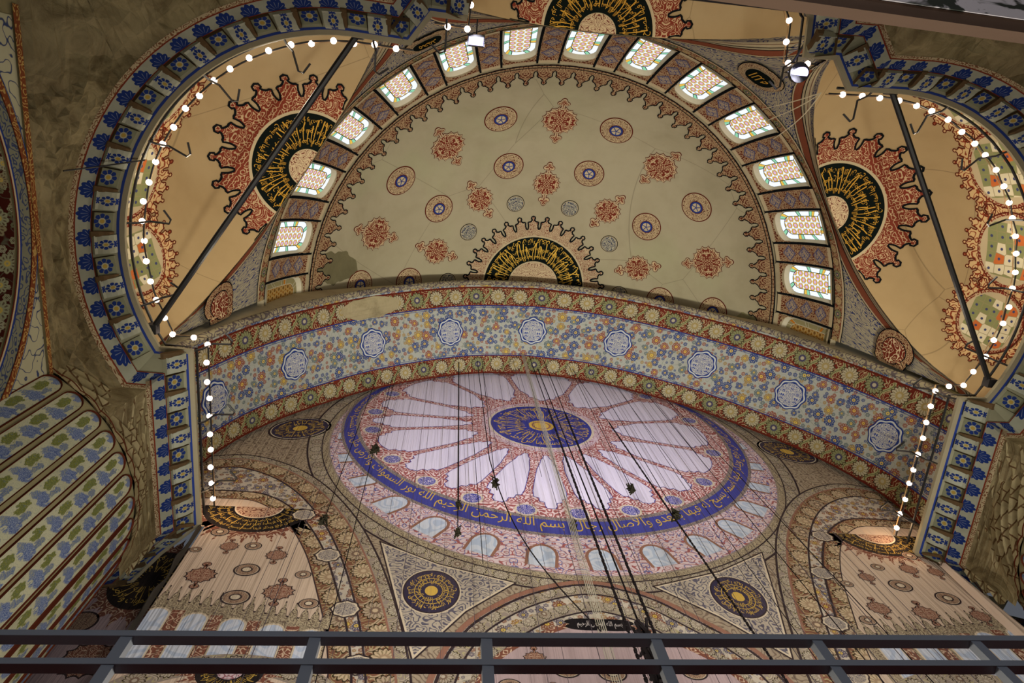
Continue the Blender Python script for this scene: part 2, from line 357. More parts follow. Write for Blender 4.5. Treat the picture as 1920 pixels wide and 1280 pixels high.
T_BISM = 'بسم الله الرحمن الرحيم'; T_NUR = 'الله نور السموات والارض مثل نوره كمشكوة فيها مصباح'; T_NUR2 = 'المصباح في زجاجة الزجاجة كانها كوكب دري يوقد من شجرة مباركة'
T_NUR3 = 'في بيوت اذن الله ان ترفع ويذكر فيها اسمه يسبح له فيها بالغدو والاصال رجال'
T_FATIR = 'ان الله يمسك السموات والارض ان تزولا ولئن زالتا ان امسكهما من احد من بعده'
def calligraphy(b, r1, r2, a0, a1, fr, m=0, lines=None, rays=0):
    """two or three rings of lettering plus long upright strokes that run in toward the middle"""
    lines = lines or [T_FATIR, T_NUR]
    n = len(lines); h = (r2-r1)/n
    for i, s in enumerate(lines):
        ring_text(b, s, r2-h*i-.04*h, r2-h*(i+1)+.06*h, a0+.02, a1-.02, fr, m)
    rnd = random.Random(int(r2*100)+len(lines[0]))
    for k in range(rays):
        a = a0+(a1-a0)*(k+.5)/rays+rnd.uniform(-.03, .03); c = rnd.uniform(-.12, .12); q0 = r1+(r2-r1)*rnd.uniform(.02, .2); q1 = r1+(r2-r1)*rnd.uniform(.5, .95)
        pts = [((q0+(q1-q0)*t)*cos(a+c*t*t), (q0+(q1-q0)*t)*sin(a+c*t*t)) for t in frange(0, 1, 5)]
        b.stroke(pts, [(r2-r1)*.028*(.5+t) for t in frange(0, 1, 5)], fr, m=m)

# ------------------------------------------------------------------ materials
M_dome = m_plaster('grey_tan_plaster', (166, 158, 132), (130, 122, 94), .5, .2, blot=(162, 164, 128), bl=.5)
M_exed = m_plaster('warm_tan_plaster', (170, 148, 110), (140, 116, 80), .5, .2, blot=(196, 184, 152), bl=.3)
M_rim = m_plaster('cream_plaster', (180, 168, 138), (120, 108, 82), .4, .5, cr=False)
M_dred = plain('dark_red_paint', (96, 40, 30), var=.3); M_ink = plain('black_paint', (22, 24, 26)); M_blue = plain('blue_paint', (44, 62, 130), var=.3)
M_cream = plain('cream_paint', (196, 180, 146), var=.25); M_gold = plain('gold_leaf_paint', (206, 160, 66), var=.3); M_goldb = plain('bright_gold_paint', (226, 184, 80), var=.2)
M_green = plain('deep_green_ground', (20, 26, 24), var=.2)
A_red = m_arab('red_scroll_on_cream', (168, 142, 108), (92, 44, 34), 5.6, mirror=.34, k=5, w=.17)
A_redc = m_arab('cream_scroll_on_red', (124, 56, 42), (192, 166, 130), 6.0, mirror=.4, k=5, w=.15)
A_redd = m_arab('cream_scroll_on_red_fine', (112, 48, 36), (206, 186, 150), 4.2, mirror=.35, k=5, w=.15)
A_blue = m_arab('blue_scroll_on_cream', (172, 164, 138), (50, 60, 108), 5.0, mirror=.6, k=5, w=.14)
A_grey = m_arab('grey_blue_rope', (128, 120, 104), (60, 60, 82), 7, k=4, w=.2)
A_knot = m_arab('blue_knot', (184, 186, 180), (44, 66, 140), 6.5, mirror=.3, k=6, w=.17)

# ------------------------------------------------------------------ near half dome
DC = Vector((0, 6.5, 22.43)); DR = 10.52; P0, P1 = radians(64.1), radians(80.9)
def sph(az, po, off=0.0):
    r = DR-off; return (DC.x+r*sin(po)*cos(az), DC.y+r*sin(po)*sin(az), DC.z+r*cos(po))
def sframe(az, po, off, rot=0):
    """local metres (a across, b toward the crown) around a point of the dome"""
    n = Vector((sin(po)*cos(az), sin(po)*sin(az), cos(po))); tu = Vector((-sin(az), cos(az), 0)); tb = Vector((-cos(po)*cos(az), -cos(po)*sin(az), sin(po)))
    def fr(a, b):
        d = (n+tu*(a/DR)+tb*(b/DR)).normalized(); return DC+d*(DR-off)
    return fr
b = B(); b.grid(lambda u, v: sph(u, v), frange(-pi-.05, .05, 120), frange(.002, radians(64.1), 44))
dome = struct(b.out('semidome', M_dome, smooth=True), 'tan plastered half dome over the near bay')
b = B()
def wallf(t, off=0): return lambda u, v: sph(u, v, off)
b.grid(lambda u, v: sph(u, v, -.2), frange(-pi-.05, .05, 120), frange(radians(64.0), radians(81.0), 8))
b.grid(lambda u, v: sph(u, P0-.001, v), frange(-pi-.05, .05, 120), [.0, -.22]); b.grid(lambda u, v: sph(u, P1, v), frange(-pi-.05, .05, 120), [.02, -.22])
b.out('window_drum', M_rim, dome, smooth=True)
# crown medallion (a full disc about the pole; the arch hides half of it)
crown = sframe(0, 0.0, .02)
def cfr(off):
    def fr(a, b):
        po = hypot(a, b)/DR; az = atan2(b, a); return sph(az, po, off)
    return fr
D2M = DR*pi/180
b = B(); b.polar(cfr(.02), 19.2*D2M*.82, 64, 4); 
def cren(n, r_in, r_v, r_s, r_t, ph=0):
    """crenellated outline: rounded notches between shouldered merlons with a square tip"""
    def R(th):
        t = ((th*n/(2*pi)+ph) % 1)-.5; a = abs(t)
        if a < .075: return r_t-(r_t-r_s)*.25*(a/.075)
        if a < .11: return r_s+(r_t-r_s)*.30
        if a < .29: return r_s-(r_s-r_v)*.15*(a-.11)/.18
        return r_v+(r_s-r_v)*.85*(1-sqrt(max(0, 1-((.5-a)/.21-1)**2)) if a < .5 else 0)
    return R
def merlons(b, n, r0, rv, rt, fr, m_fill, m_line, lw, fl=None, a0=0, a1=2*pi, ph=0, ins=0):
    '''ring of merlons: round notches, shouldered bodies, lozenge heads on necks; filled and then outlined'''
    h = rt-rv; half = [(.5, rv), (.45, rv+.03*h), (.405, rv+.14*h), (.38, rv+.28*h), (.39, rv+.44*h), (.41, rv+.52*h), (.33, rv+.57*h), (.24, rv+.57*h), (.16, rv+.62*h), (.09, rv+.70*h), (.07, rv+.74*h), (.14, rv+.79*h), (.12, rv+.93*h), (0, rt)]
    unit = [(-t, r) for t, r in half]+[(t, r) for t, r in reversed(half[:-1])]; w = 2*pi/n; fl = fl or fr
    for k in range(n+2):
        c = a0+w*(k+.5+ph) - (w if ph else 0)
        if c-w*.5 > a1+1e-6: break
        cl = lambda a: max(a0, min(a1, a))
        pts = [(r, cl(c+t*w)) for t, r in unit]
        body = [(r0, cl(c-.5*w)), (r0, cl(c)), (r0, cl(c+.5*w))]+list(reversed(pts))
        b.poly([(r*cos(a), r*sin(a)) for r, a in body], fr, m_fill); b.stroke([(r*cos(a), r*sin(a)) for r, a in pts], lw, fl, m=m_line)
R1 = cren(30, 0, 15.6*D2M, 17.0*D2M, 18.9*D2M); R1b = cren(30, 0, 15.2*D2M, 16.5*D2M, 17.9*D2M)
b = B(); merlons(b, 32, 13*D2M, 15.3*D2M, 18.9*D2M, cfr(.02), 1, 0, .07, cfr(.03)); b.polar(cfr(.042), 13.6*D2M, 96, 4, m=2); b.polar(cfr(.055), 13.2*D2M, 96, 4, m=3); b.polar(cfr(.068), 6.7*D2M, 64, 3, m=2); b.polar(cfr(.08), 6.4*D2M, 64, 3, m=4)
A_crown = m_arab('crown_lace', (200, 180, 146), (108, 50, 42), 7, mirror=.4, k=5, w=.12)
b.out('crown_medallion', [M_ink, m_arab('crown_border', (186, 166, 134), (116, 58, 46), 7, mirror=.4, k=5, w=.14), M_cream, M_green, A_crown], dome)
b = B(); calligraphy(b, 6.9*D2M, 13.0*D2M, -.1, pi+.1, (lambda a, c: cfr(.095)(a, -c)), 0, [T_FATIR, T_NUR2+' '+T_NUR, T_NUR3], rays=40)
b.out('lettering', [M_goldb], dome)
# painted motifs
def star(R, n, amp, ph=0): return lambda th: R*(1-amp*abs(sin((th+ph)*n/2))**.7)
def cart_mesh(w, hh):
    """lobed cartouche with a trefoil finial above and below: local frame b toward the crown"""
    bb = B(); fr0 = sframe(0, 0, 0)
    return w, hh
A_cart = m_arab('cartouche_scroll', (112, 48, 36), (196, 172, 134), 5.2, mirror='abs', k=4.6, w=.17)
def cartouche(az, po, w, h, name='painted_cartouche'):
    b = B(); f1, f2, f3 = (sframe(az, po, o) for o in (.015, .03, .045)); R = w/2
    for (fr, d, mt) in ((f1, 0, 0), (f2, .035, 1), (f3, .075, 2)):
        b.polar(fr, star(R*1.06-d, 16, .13, pi/16), 96, 3, m=mt)
        for s in (1, -1):
            fc = s*(h/2-.17); b.polar(fr, lambda th: (.22-d)*(1+.22*cos(3*(th-s*pi/2))), 30, 2, m=mt, c=(0, fc))
            b.polar(fr, lambda th: (.13-d*.8), 12, 1, m=mt, c=(.14, fc-s*.06)); b.polar(fr, lambda th: (.13-d*.8), 12, 1, m=mt, c=(-.14, fc-s*.06))
            b.stroke([(0, s*(R*.9)), (0, fc)], max(.2-d*2.0, .04), fr, m=mt)
    return b.out(name, [M_dred, M_cream, A_cart], dome)
A_ring = m_arab('roundel_scroll', (186, 166, 130), (92, 48, 40), 8, k=4.5, w=.17)
def roundel(az, po, r, blue=False, parent=None, fr=None, name='painted_roundel', ring=None):
    b = B(); F = fr or (lambda o: sframe(az, po, o))
    if not blue:
        b.polar(F(.015), r, 48, 2, m=0); b.polar(F(.027), r*.93, 48, 2, m=1); b.polar(F(.039), r*.90, 48, 2, m=2); b.polar(F(.051), r*.44, 32, 1, m=0); b.polar(F(.060), r*.40, 32, 1, m=3); b.polar(F(.069), r*.29, 24, 1, m=1)
        for k in range(5): a = k*2*pi/5; b.stroke([(0, 0), (r*.29*cos(a), r*.29*sin(a))], r*.05, F(.078), m=3)
    else:
        b.polar(F(.015), r, 40, 2, m=4); b.polar(F(.027), r*.92, 40, 1, m=1); b.polar(F(.039), r*.87, 40, 2, m=5)
    return b.out(name, [M_dred, M_cream, ring or A_ring, M_blue, M_ink, A_bl2], parent or dome)
A_bl2 = m_arab('grey_blue_scroll', (164, 160, 140), (56, 62, 84), 7, k=4.6, w=.2)
for k in range(-3, 4):
    if abs(k) <= 2:
        cartouche(radians(-89.5+36.1*k), radians(46.4), 1.48, 2.35); cartouche(radians(-89.6+36.3*k), radians(28.0), 1.22, 2.1)
for k in (-2.5, -1.5, -.5, .5, 1.5, 2.5):
    a = radians(-89.8+35.7*k)
    roundel(a, radians(48.0), .69); roundel(a, radians(33.8), .67); roundel(a, radians(23.0), .41, True)
# crenellated skirt below the plaster field
b = B()
def crenh(t):
    a = abs(t)
    if a < .05: return 6.9
    if a < .10: return 6.0
    if a < .14: return 5.0
    if a < .22: return 4.6
    if a < .38: return 4.6-2.2*((a-.22)/.16)**.8
    return 2.2
per = radians(4.42)
azs = []; k0 = -41
for k in range(k0, 2):
    for t in (-.5, -.44, -.38, -.34, -.3, -.26, -.22, -.18, -.14, -.1001, -.1, -.0501, -.05, .05, .0501, .1, .1001, .14, .18, .22, .26, .3, .34, .38, .44): azs.append((radians(-89.3)+(k+20+.5)*per+t*per, t))
hf = [(.5, 2.2), (.45, 2.3), (.405, 2.75), (.385, 3.3), (.41, 4.0), (.33, 4.4), (.25, 4.5), (.17, 4.9), (.10, 5.4), (.07, 5.6), (.14, 5.9), (.12, 6.5), (0, 6.9)]
un = [(-t, h) for t, h in hf]+[(t, h) for t, h in reversed(hf[:-1])]
for k in range(-21, 22):
    c = radians(-89.3)+k*per+per*.5
    if c < -pi-.05 or c > .05: continue
    g = lambda o: (lambda a, h: sph(a/9.3, P0-h/D2M*pi/180, o))
    pts = [((c+t*per)*9.3, h*D2M) for t, h in un]; body = [((c-.5*per)*9.3, 0), (c*9.3, 0), ((c+.5*per)*9.3, 0)]+pts[::-1]
    b.poly(body, g(.015), 1); b.stroke(pts, .045, g(.028), m=0)
b.grid(lambda u, v: sph(u, v, .045), frange(-pi, 0, 120), [P0-.004, P0+.002], m=0)
b.grid(lambda u, v: sph(u, v, .045), frange(-pi, 0, 120), [P0-.018, P0-.014], m=0)
b.out('crenellated_border', [M_ink, A_red], dome)
# bays of the drum: painted panel and window, one source each, copied round the ring
A_panel = m_arab('panel_scroll', (168, 142, 110), (98, 40, 30), 6.0, mirror=.425, k=5, w=.17)
def bay_panel():
    hw = radians(2.33); b = B()
    b.grid(lambda u, v: sph(u, v, .012), frange(-hw-.006, hw+.006, 4), frange(P0+.012, P1-.004, 6), m=0)
    b.grid(lambda u, v: sph(u, v, .022), frange(-hw, hw, 4), frange(P0+.012, P1-.004, 6), m=1)
    b.grid(lambda u, v: sph(u, v, .034), frange(-hw*.9, hw*.9, 4), frange(P0+.03, P1-.02, 6), m=2, uvf=lambda u, v: (u*10.2+.425, v*DR))
    for q in (.28, .53, .78):
        po = P0+(P1-P0)*q; fr = sframe(0, po, .046)
        b.polar(fr, lambda th: .30/(abs(cos(th))/1.1+abs(sin(th))/1.1), 24, 1, m=4); b.polar(sframe(0, po, .056), lambda th: .24/(abs(cos(th))/1.1+abs(sin(th))/1.1), 24, 1, m=3)
    o = b.out('painted_panel', [M_ink, M_cream, A_panel, m_arab('diamond', (164, 146, 122), (64, 72, 122), 7, k=4, w=.16), plain('dull_blue', (96, 92, 116))], dome); return o
SH = {}
pan = bay_panel(); base_az = radians(-89.5)
def dome_rot(o, az): o.matrix_local = Matrix.Translation(DC) @ Matrix.Rotation(az, 4, 'Z') @ Matrix.Translation(-DC)
first = True
for k in range(-8, 8):
    az = base_az+radians(12.6)*(k+.5)
    if az < radians(-186) or az > radians(6): continue
    o = pan if first else pan.copy()
    if not first: C.objects.link(o); o.parent = dome
    first = False; dome_rot(o, az)
M_reveal = plain('white_window_reveal', (196, 190, 168)); M_lead = plain('dark_lead', (70, 62, 56))
G_w = emis('white_glass', (236, 246, 255), 1.15); G_g = emis('green_glass', (150, 220, 180), .95); G_y = emis('yellow_glass', (240, 196, 84), .95)
G_mid = m_glass('tracery_glass', 0); G_bw = plain('unlit_grey_glass', (150, 142, 104)); G_bm = m_glass('blind_tracery_glass', 1); G_bo = plain('unlit_amber_glass', (186, 120, 40))
# window in its own plane: x across, y up to the arched end; mapped onto the dome bay
WH = 2.22; WW = 1.12
def wfr(off):
    pc = P1-radians(1.6)
    def fr(a, b):
        po = pc-b/DR; az = a/(DR*sin(po)); return sph(az, po, off)
    return fr
def arch_out(w, h, n=12, e=0):
    """window outline: flat foot, low round head"""
    hw = w/2; sp = h-hw*.72; pts = [(-hw, 0), (hw, 0)]
    pts += [(hw, sp*i/4) for i in range(1, 4)]
    pts += [(hw*cos(t), sp+(h-sp)*sin(t)) for t in frange(0, pi, n)] + [(-hw, sp*i/4) for i in range(3, 0, -1)]
    return pts
def shrink(pts, d, c=(0, 1.0)):
    xs = max(p[0] for p in pts); ys = max(p[1] for p in pts)
    return [(p[0]*(xs-d)/xs, d+(p[1])*(ys-2*d)/ys) for p in pts]
def ring_between(b, p, q, f1, f2, m):
    n = len(p); b.add([f1(*x) for x in p]+[f2(*x) for x in q], [(i, (i+1) % n, n+(i+1) % n, n+i) for i in range(n)], list(p)+list(q), m)
O1 = arch_out(WW+.26, WH+.22); O2 = arch_out(WW, WH, 12)
O1 = [(x, y-.08) for x, y in O1]
def win_frame():
    b = B(); hw = radians(3.95)
    def edge(p):
        cx, cy = 0, 1.25; dx, dy = p[0]-cx, p[1]-cy; k = 1.0
        while k < 6:
            a, c = cx+dx*k, cy+dy*k; po = P1-radians(1.6)-c/DR; az = a/(DR*sin(po))
            if abs(az) > hw+.002 or po < P0-.002 or po > P1+.002: break
            k += .01
        return (cx+dx*k, cy+dy*k)
    ring_between(b, [edge(p) for p in O1], O1, wfr(.012), wfr(.012), 0)
    # painted corners by the round head
    for s in (-1, 1):
        pts = [(s*.62, 2.55), (s*.62, 1.75)]+[(s*.72*cos(t)*.93, 1.72+.75*sin(t)) for t in frange(.25, pi/2, 6)]+[(0, 2.55)]
        b.poly([(x*.98, y) for x, y in pts], wfr(.028), m=2)
    for s in (-1, 1): b.grid(lambda u, v: sph(u, v, .03), [s*hw-.004, s*hw+.004], frange(P0+.01, P1, 6), m=3)
    ring_between(b, O1, O2, wfr(.013), wfr(-.12), 1)
    return b.out('window_1', [M_rim, M_reveal, A_red, M_ink])
def strip_cells(n_side=5):
    """border panes between the outer and inner outline, walked as quads"""
    inner = shrink(O2, .19); return inner
INN = shrink(O2, .19)
def resample(p, n):
    L = [0]; 
    for i in range(len(p)): q = p[(i+1) % len(p)]; L.append(L[-1]+hypot(q[0]-p[i][0], q[1]-p[i][1]))
    out = []
    for k in range(n):
        s = L[-1]*k/n; i = max(j for j in range(len(p)) if L[j] <= s+1e-9); t = (s-L[i])/((L[i+1]-L[i]) or 1); q = p[(i+1) % len(p)]
        out.append((p[i][0]+(q[0]-p[i][0])*t, p[i][1]+(q[1]-p[i][1])*t))
    return out
NP = 22; OUTR = resample(O2, NP*2); INR = resample(INN, NP*2)
pane_src = []
wsrc = win_frame(); 
def pane_shape(i0, i1):
    P = [OUTR[j % (NP*2)] for j in range(i0, i1+1)]; Q = [INR[j % (NP*2)] for j in range(i0, i1+1)]
    cx = sum(p[0] for p in P+Q)/len(P+Q); cy = sum(p[1] for p in P+Q)/len(P+Q); sh = lambda p: (cx+(p[0]-cx)*.9, cy+(p[1]-cy)*.9)
    return [sh(p) for p in P]+[sh(p) for p in reversed(Q)]
# pane runs: long white, short green, short yellow, repeated round the border
runs = []; i = 0; seqn = [('w', 4), ('g', 1), ('y', 1), ('w', 5), ('g', 1)]; q = 0
while i < NP*2:
    kd, ln = seqn[q % 5]; j = min(i+ln, NP*2); runs.append((kd, i, j)); i = j; q += 1
pane_me = []
for kd, i0, i1 in runs:
    b = B(); b.poly(pane_shape(i0, i1), wfr(-.10)); o = b.out('pane', {'w': G_w, 'g': G_g, 'y': G_y}[kd], wsrc); pane_me.append((o.data, kd))
b = B(); b.poly(O2, wfr(-.125)); back = b.out('lead_sheet', M_lead, wsrc)
b = B(); b.poly(shrink(INN, .02), wfr(-.105)); mid = b.out('tracery_pane', G_mid, wsrc)
def window_copy(k, az, blind):
    if k == 0: dome_rot(wsrc, az); return wsrc
    w = bpy.data.objects.new('window_%d' % (k+1), wsrc.data); C.objects.link(w); dome_rot(w, az)
    for ch in list(wsrc.children):
        c = ch.copy(); C.objects.link(c); c.parent = w
        if blind:
            c.data = ch.data.copy(); nm = ch.name.split('.')[0]
            c.data.materials[0] = G_bm if nm == 'tracery_pane' else (M_reveal if nm == 'lead_sheet' else (G_bo if ch.data.materials[0].name.startswith('yellow') else G_bw))
    return w
cnt = 0
order = [0, -1, 1, -2, 2, -3, 3, -4, 4, -5, 5, -6, 6, -7, 7]
for k in order:
    w = window_copy(cnt, base_az+radians(12.6)*k, abs(k) == 7); struct(w); cnt += 1
    w['label'] = 'stained glass drum window, ' + ('unlit amber, cut by the arch edge' if abs(k) == 7 else 'glowing white, yellow and mauve')

# ------------------------------------------------------------------ half-dome openings (rims), pendentives and the three exedrae
RC = Vector((0, 6.7)); RD = 10.2; FA = radians(57.9); HA = radians(28.95)
EW, ED, EH, EZ = 5.4, 3.7, 5.05, 17.8
def face(phi):
    """phi measured from -y, positive to +x: nearest rim face"""
    k = max(-1, min(1, round(phi/FA))); return k
def rimpt(phi, extra=0):
    k = face(phi); d = phi-k*FA; s = RD*math.tan(d); z = EZ+EH*sqrt(max(0, 1-(min(abs(s), EW)/EW)**2)); r = RD/cos(d)
    return Vector((RC.x+r*sin(phi), RC.y-r*cos(phi), z)), s
def toppt(phi):
    p = sph(phi-pi/2, P1); return Vector(p)
def spand(phi, t, off=0.0):
    a, s = rimpt(phi); b_ = toppt(phi); p = a.lerp(b_, t)
    q_ = .25*t*(1-t)*4
    if q_ > 0:
        c0 = Vector((RC.x, RC.y)); rr_ = hypot(p.x-RC.x, p.y-RC.y); rs = sum(RD/cos((phi+o)-face(phi+o)*FA) for o in (-.28, -.18, -.09, 0, .09, .18, .28))/7
        tgt = rs+(hypot(b_.x-RC.x, b_.y-RC.y)-rs)*t; wq = min(1, 4*t*(1-t)*1.2); rn = rr_+(tgt-rr_)*wq; p.x = RC.x+(p.x-RC.x)*rn/rr_; p.y = RC.y+(p.y-RC.y)*rn/rr_
    if off:
        c = Vector((RC.x, RC.y, p.z-2)); n = (c-p); n.z = -1.0; p = p+n.normalized()*off
    return p
phs = []
for k in (-1, 0, 1):
    for d in frange(-HA, HA, 40): phs.append(k*FA+d)
PH = sorted(set(round(x, 6) for x in phs))
b = B(); b.grid(lambda u, v: spand(u, v), PH, frange(0, 1, 8), uvf=lambda u, v: (u*10.3, v*(toppt(u)-rimpt(u)[0]).length))
for i in (1, -1):
    pass
pend = struct(b.out('pendentive_wall', A_blue), 'painted wall between the three arch rims and the window drum')
# bands that follow the rims at fixed distances from the edge
def rimband(d0, d1, off, mat, name='painted_band'):
    b = B()
    for k in (-1, 0, 1):
        P = [k*FA+d for d in frange(-HA, HA, 60)]
        def fn(u, v):
            L = (toppt(u)-rimpt(u)[0]).length; return spand(u, min(v/L, 1), off)
        def uvf(u, v): return (u*10.8, v)
        b.grid(fn, P, [d0, (d0+d1)/2, d1], uvf=uvf)
    return b.out(name, mat, pend)
rimband(0, .62, .012, M_rim); rimband(0, .17, .024, A_grey); rimband(.28, .305, .024, M_dred); rimband(.46, .50, .024, M_ink)
rimband(.62, 1.04, .012, m_band('rim_scroll', .42, (128, 74, 54), (170, 142, 106), (186, 158, 120), .5)); rimband(.60, .64, .026, M_ink); rimband(1.04, 1.12, .02, M_cream); rimband(1.12, 1.16, .022, M_ink)
# ring band under the drum
b = B()
def ringb(d0, d1, off, mat):
    b = B(); P = frange(-HA-FA, HA+FA, 140)
    def fn(u, v):
        L = (toppt(u)-rimpt(u)[0]).length; return spand(u, max(1-v/L, 0), off)
    b.grid(fn, P, [d0, (d0+d1)/2, d1], uvf=lambda u, v: (u*10.4, v)); return b.out('painted_band', mat, pend)
ringb(0, .42, .03, m_band('ring_scroll', .42, (128, 74, 54), (170, 142, 106), (186, 158, 120), .5)); ringb(0, .05, .04, M_ink); ringb(.42, .50, .034, M_cream); ringb(.50, .54, .036, M_ink)
# roundels between the rims
for sg in (-1, 1):
    ph0 = sg*HA; L = (toppt(ph0)-rimpt(ph0)[0]).length
    def F(o, ph0=ph0, L=L):
        def fr(a, bb):
            ph = ph0+a*.74/11.2; Ll = (toppt(ph)-rimpt(ph)[0]).length; A = toppt(ph); Z = 22.15+bb*.93
            t = (Z-rimpt(ph)[0].z)/max(A.z-rimpt(ph)[0].z, .3); p = spand(ph, t, 0); c = Vector((RC.x, RC.y, p.z-2)); return p+(c-p).normalized()*o
        return fr
    b = B(); b.polar(F(.05), 1.06, 48, 3, m=0); b.polar(F(.065), 1.02, 48, 3, m=1); b.polar(F(.08), .70, 40, 2, m=2); b.polar(F(.09), .665, 40, 2, m=3)
    b.out('painted_roundel', [M_ink, A_ring, M_cream, M_green], pend)
    b = B(); V, Fc, Wd = text_mesh('الله' if sg > 0 else 'محمد'); FF = F(.105)
    b.add([FF(-(x/Wd-.5)*.8, (y-.5)*.62) for x, y in V], Fc, [(0, 0)]*len(V)); stuff(b.out('lettering', M_gold, pend))
# round lobed motifs at the two ends near the main arch
for sg in (-1, 1):
    ph0 = sg*(FA+HA*.90)
    def F(o, ph0=ph0):
        def fr(a, bb):
            ph = max(-FA-HA, min(FA+HA, ph0+a/11.0)); Z = 21.2+bb; r0 = rimpt(ph)[0]; tp = toppt(ph); t = (Z-r0.z)/max(tp.z-r0.z, .3); p = r0.lerp(tp, t); c = Vector((RC.x, RC.y, p.z-2)); return p+(c-p).normalized()*o
        return fr
    b = B(); b.polar(F(.05), .8, 40, 3, m=0); b.polar(F(.06), .76, 40, 3, m=1); b.polar(F(.07), .5, 30, 2, m=0); b.polar(F(.08), .47, 30, 2, m=2)
    b.out('painted_roundel', [M_ink, A_red, A_redd], pend)

def exedra(k):
    phi = k*FA; n = Vector((sin(phi), -cos(phi), 0)); t = Vector((cos(phi), sin(phi), 0)); P = Vector((RC.x, RC.y, 0))+n*RD
    def E(al, be, off=0.0):
        """al across 0..pi, be 0 spring .. pi/2 crown"""
        s = (EW-off)*cos(al)*cos(be); d = (ED-off)*sin(al)*cos(be); z = EZ+(EH-off)*sin(be); q = P+t*s+n*d; return Vector((q.x, q.y, z))
    b = B(); b.grid(lambda u, v: E(u, v), frange(0, pi, 72), frange(0, pi/2-.001, 30))
    b.grid(lambda u, v: (P+t*(EW*cos(u))+n*(ED*sin(u))+Vector((0, 0, v))), frange(0, pi, 72), [16.95, EZ])
    ex = struct(b.out('exedra', M_exed, smooth=True)); ex['label'] = ('left', 'rear', 'right')[k+1] + ' quarter-dome niche of warm tan plaster'
    def top(off):
        def fr(a, bb):
            q = max(0, 1-(a/EW)**2-(bb/ED)**2); p = P+t*a+n*bb; return Vector((p.x, p.y, EZ+EH*sqrt(q)-off))
        return fr
    # crown half medallion against the rim
    Rm = 1.72; R1 = cren(22, 0, Rm*1.24, Rm*1.40, Rm*1.56); R2 = cren(22, 0, Rm*1.18, Rm*1.34, Rm*1.44)
    sq = .93
    b = B(); mp = lambda o: (lambda a, bb: top(o)(a, max(bb*sq, .0)))
    merlons(b, 20, Rm, Rm*1.24, Rm*1.60, mp(.025), 1, 0, .06, mp(.035), 0, pi); b.polar(mp(.05), Rm*1.02, 64, 3, m=2, a0=0, a1=pi); b.polar(mp(.062), Rm*.97, 64, 3, m=3, a0=0, a1=pi); b.polar(mp(.075), Rm*.34, 40, 2, m=2, a0=0, a1=pi); b.polar(mp(.085), Rm*.33, 40, 2, m=4, a0=0, a1=pi)
    b.out('crown_medallion', [M_ink, A_redc, M_cream, M_green, A_crown], ex)
    b = B(); calligraphy(b, Rm*.38, Rm*.94, 0, pi, mp(.10), 0, [T_NUR3 if k else T_NUR, T_NUR2 if k else T_FATIR, T_BISM+' '+T_BISM], rays=24); b.out('lettering', M_gold, ex)
    # low windows in lobed painted surrounds
    for j, al in enumerate((90-58, 90-29, 90, 90+29, 90+58)):
        a0 = radians(al)
        def F(o, a0=a0):
            def fr(a, bb):
                z = 19.35+bb; be = math.asin(max(-1, min(1, (z-EZ)/EH))) if z > EZ else 0; R = 4.3*cos(be); p = E(a0+a/R, be)
                if z < EZ: p.z = z
                c = P+Vector((0, 0, p.z)); return p+(c-p).normalized()*o
            return fr
        Rw = .74
        RR = cren(26, 0, 1.12, 1.22, 1.38); RR2 = cren(26, 0, 1.08, 1.18, 1.30)
        b = B(); merlons(b, 26, .95, 1.12, 1.40, F(.02), 1, 0, .03, F(.03)); b.polar(F(.05), 1.0, 48, 2, m=0); b.polar(F(.062), .97, 48, 2, m=4); b.polar(F(.072), .90, 48, 2, m=2); b.out('painted_surround', [M_dred, A_exw, M_cream, M_cream, A_redc], ex)
        lit = (k == 1 and j == 4) or (k == -1 and j == 0) or (k == 0)
        b = B(); b.polar(F(.085), lambda th: .70/max(abs(cos(th)), abs(sin(th)), .82), 40, 3, m=0); b.out('low_window', M_lowl if (k == 1 and j == 4) else M_low, ex)
    return ex
A_exw = m_arab('surround_scroll', (206, 176, 128), (136, 62, 40), 4.6, k=4.6, w=.16)
def m_lowwin(name, lit):
    t = NT(name); u, v = t.uv(); sc = 3.6
    vo = t.vor(t.vec(u, v), sc, .25, 'DISTANCE_TO_EDGE'); vc = t.vor(t.vec(u, v), sc, .25); cc = t.n('ShaderNodeSeparateColor'); t.t.links.new(vc.outputs['Color'], cc.inputs[0])
    cs = [(214, 206, 176), (136, 140, 96), (196, 110, 60)] if not lit else [(220, 240, 250), (190, 200, 90), (150, 210, 190)]
    col = t.mix(t.m('GREATER_THAN', cc.outputs[0], .5), lin(cs[0]), lin(cs[1])); col = t.mix(t.m('GREATER_THAN', cc.outputs[1], .86), col, lin(cs[2]))
    col = t.mix(t.lt(vc.outputs['Distance'], .14, .02), col, lin((70, 74, 110)) if not lit else lin((120, 140, 60)))
    col = t.mix(t.lt(vo.outputs[0], .03, .015), col, lin((150, 140, 104)))
    return t.emission(col, .9) if lit else t.diffuse(col)
M_low = m_lowwin('opaque_low_glass', False); M_lowl = m_lowwin('daylit_low_glass', True)
EX = {k: exedra(k) for k in (-1, 0, 1)}

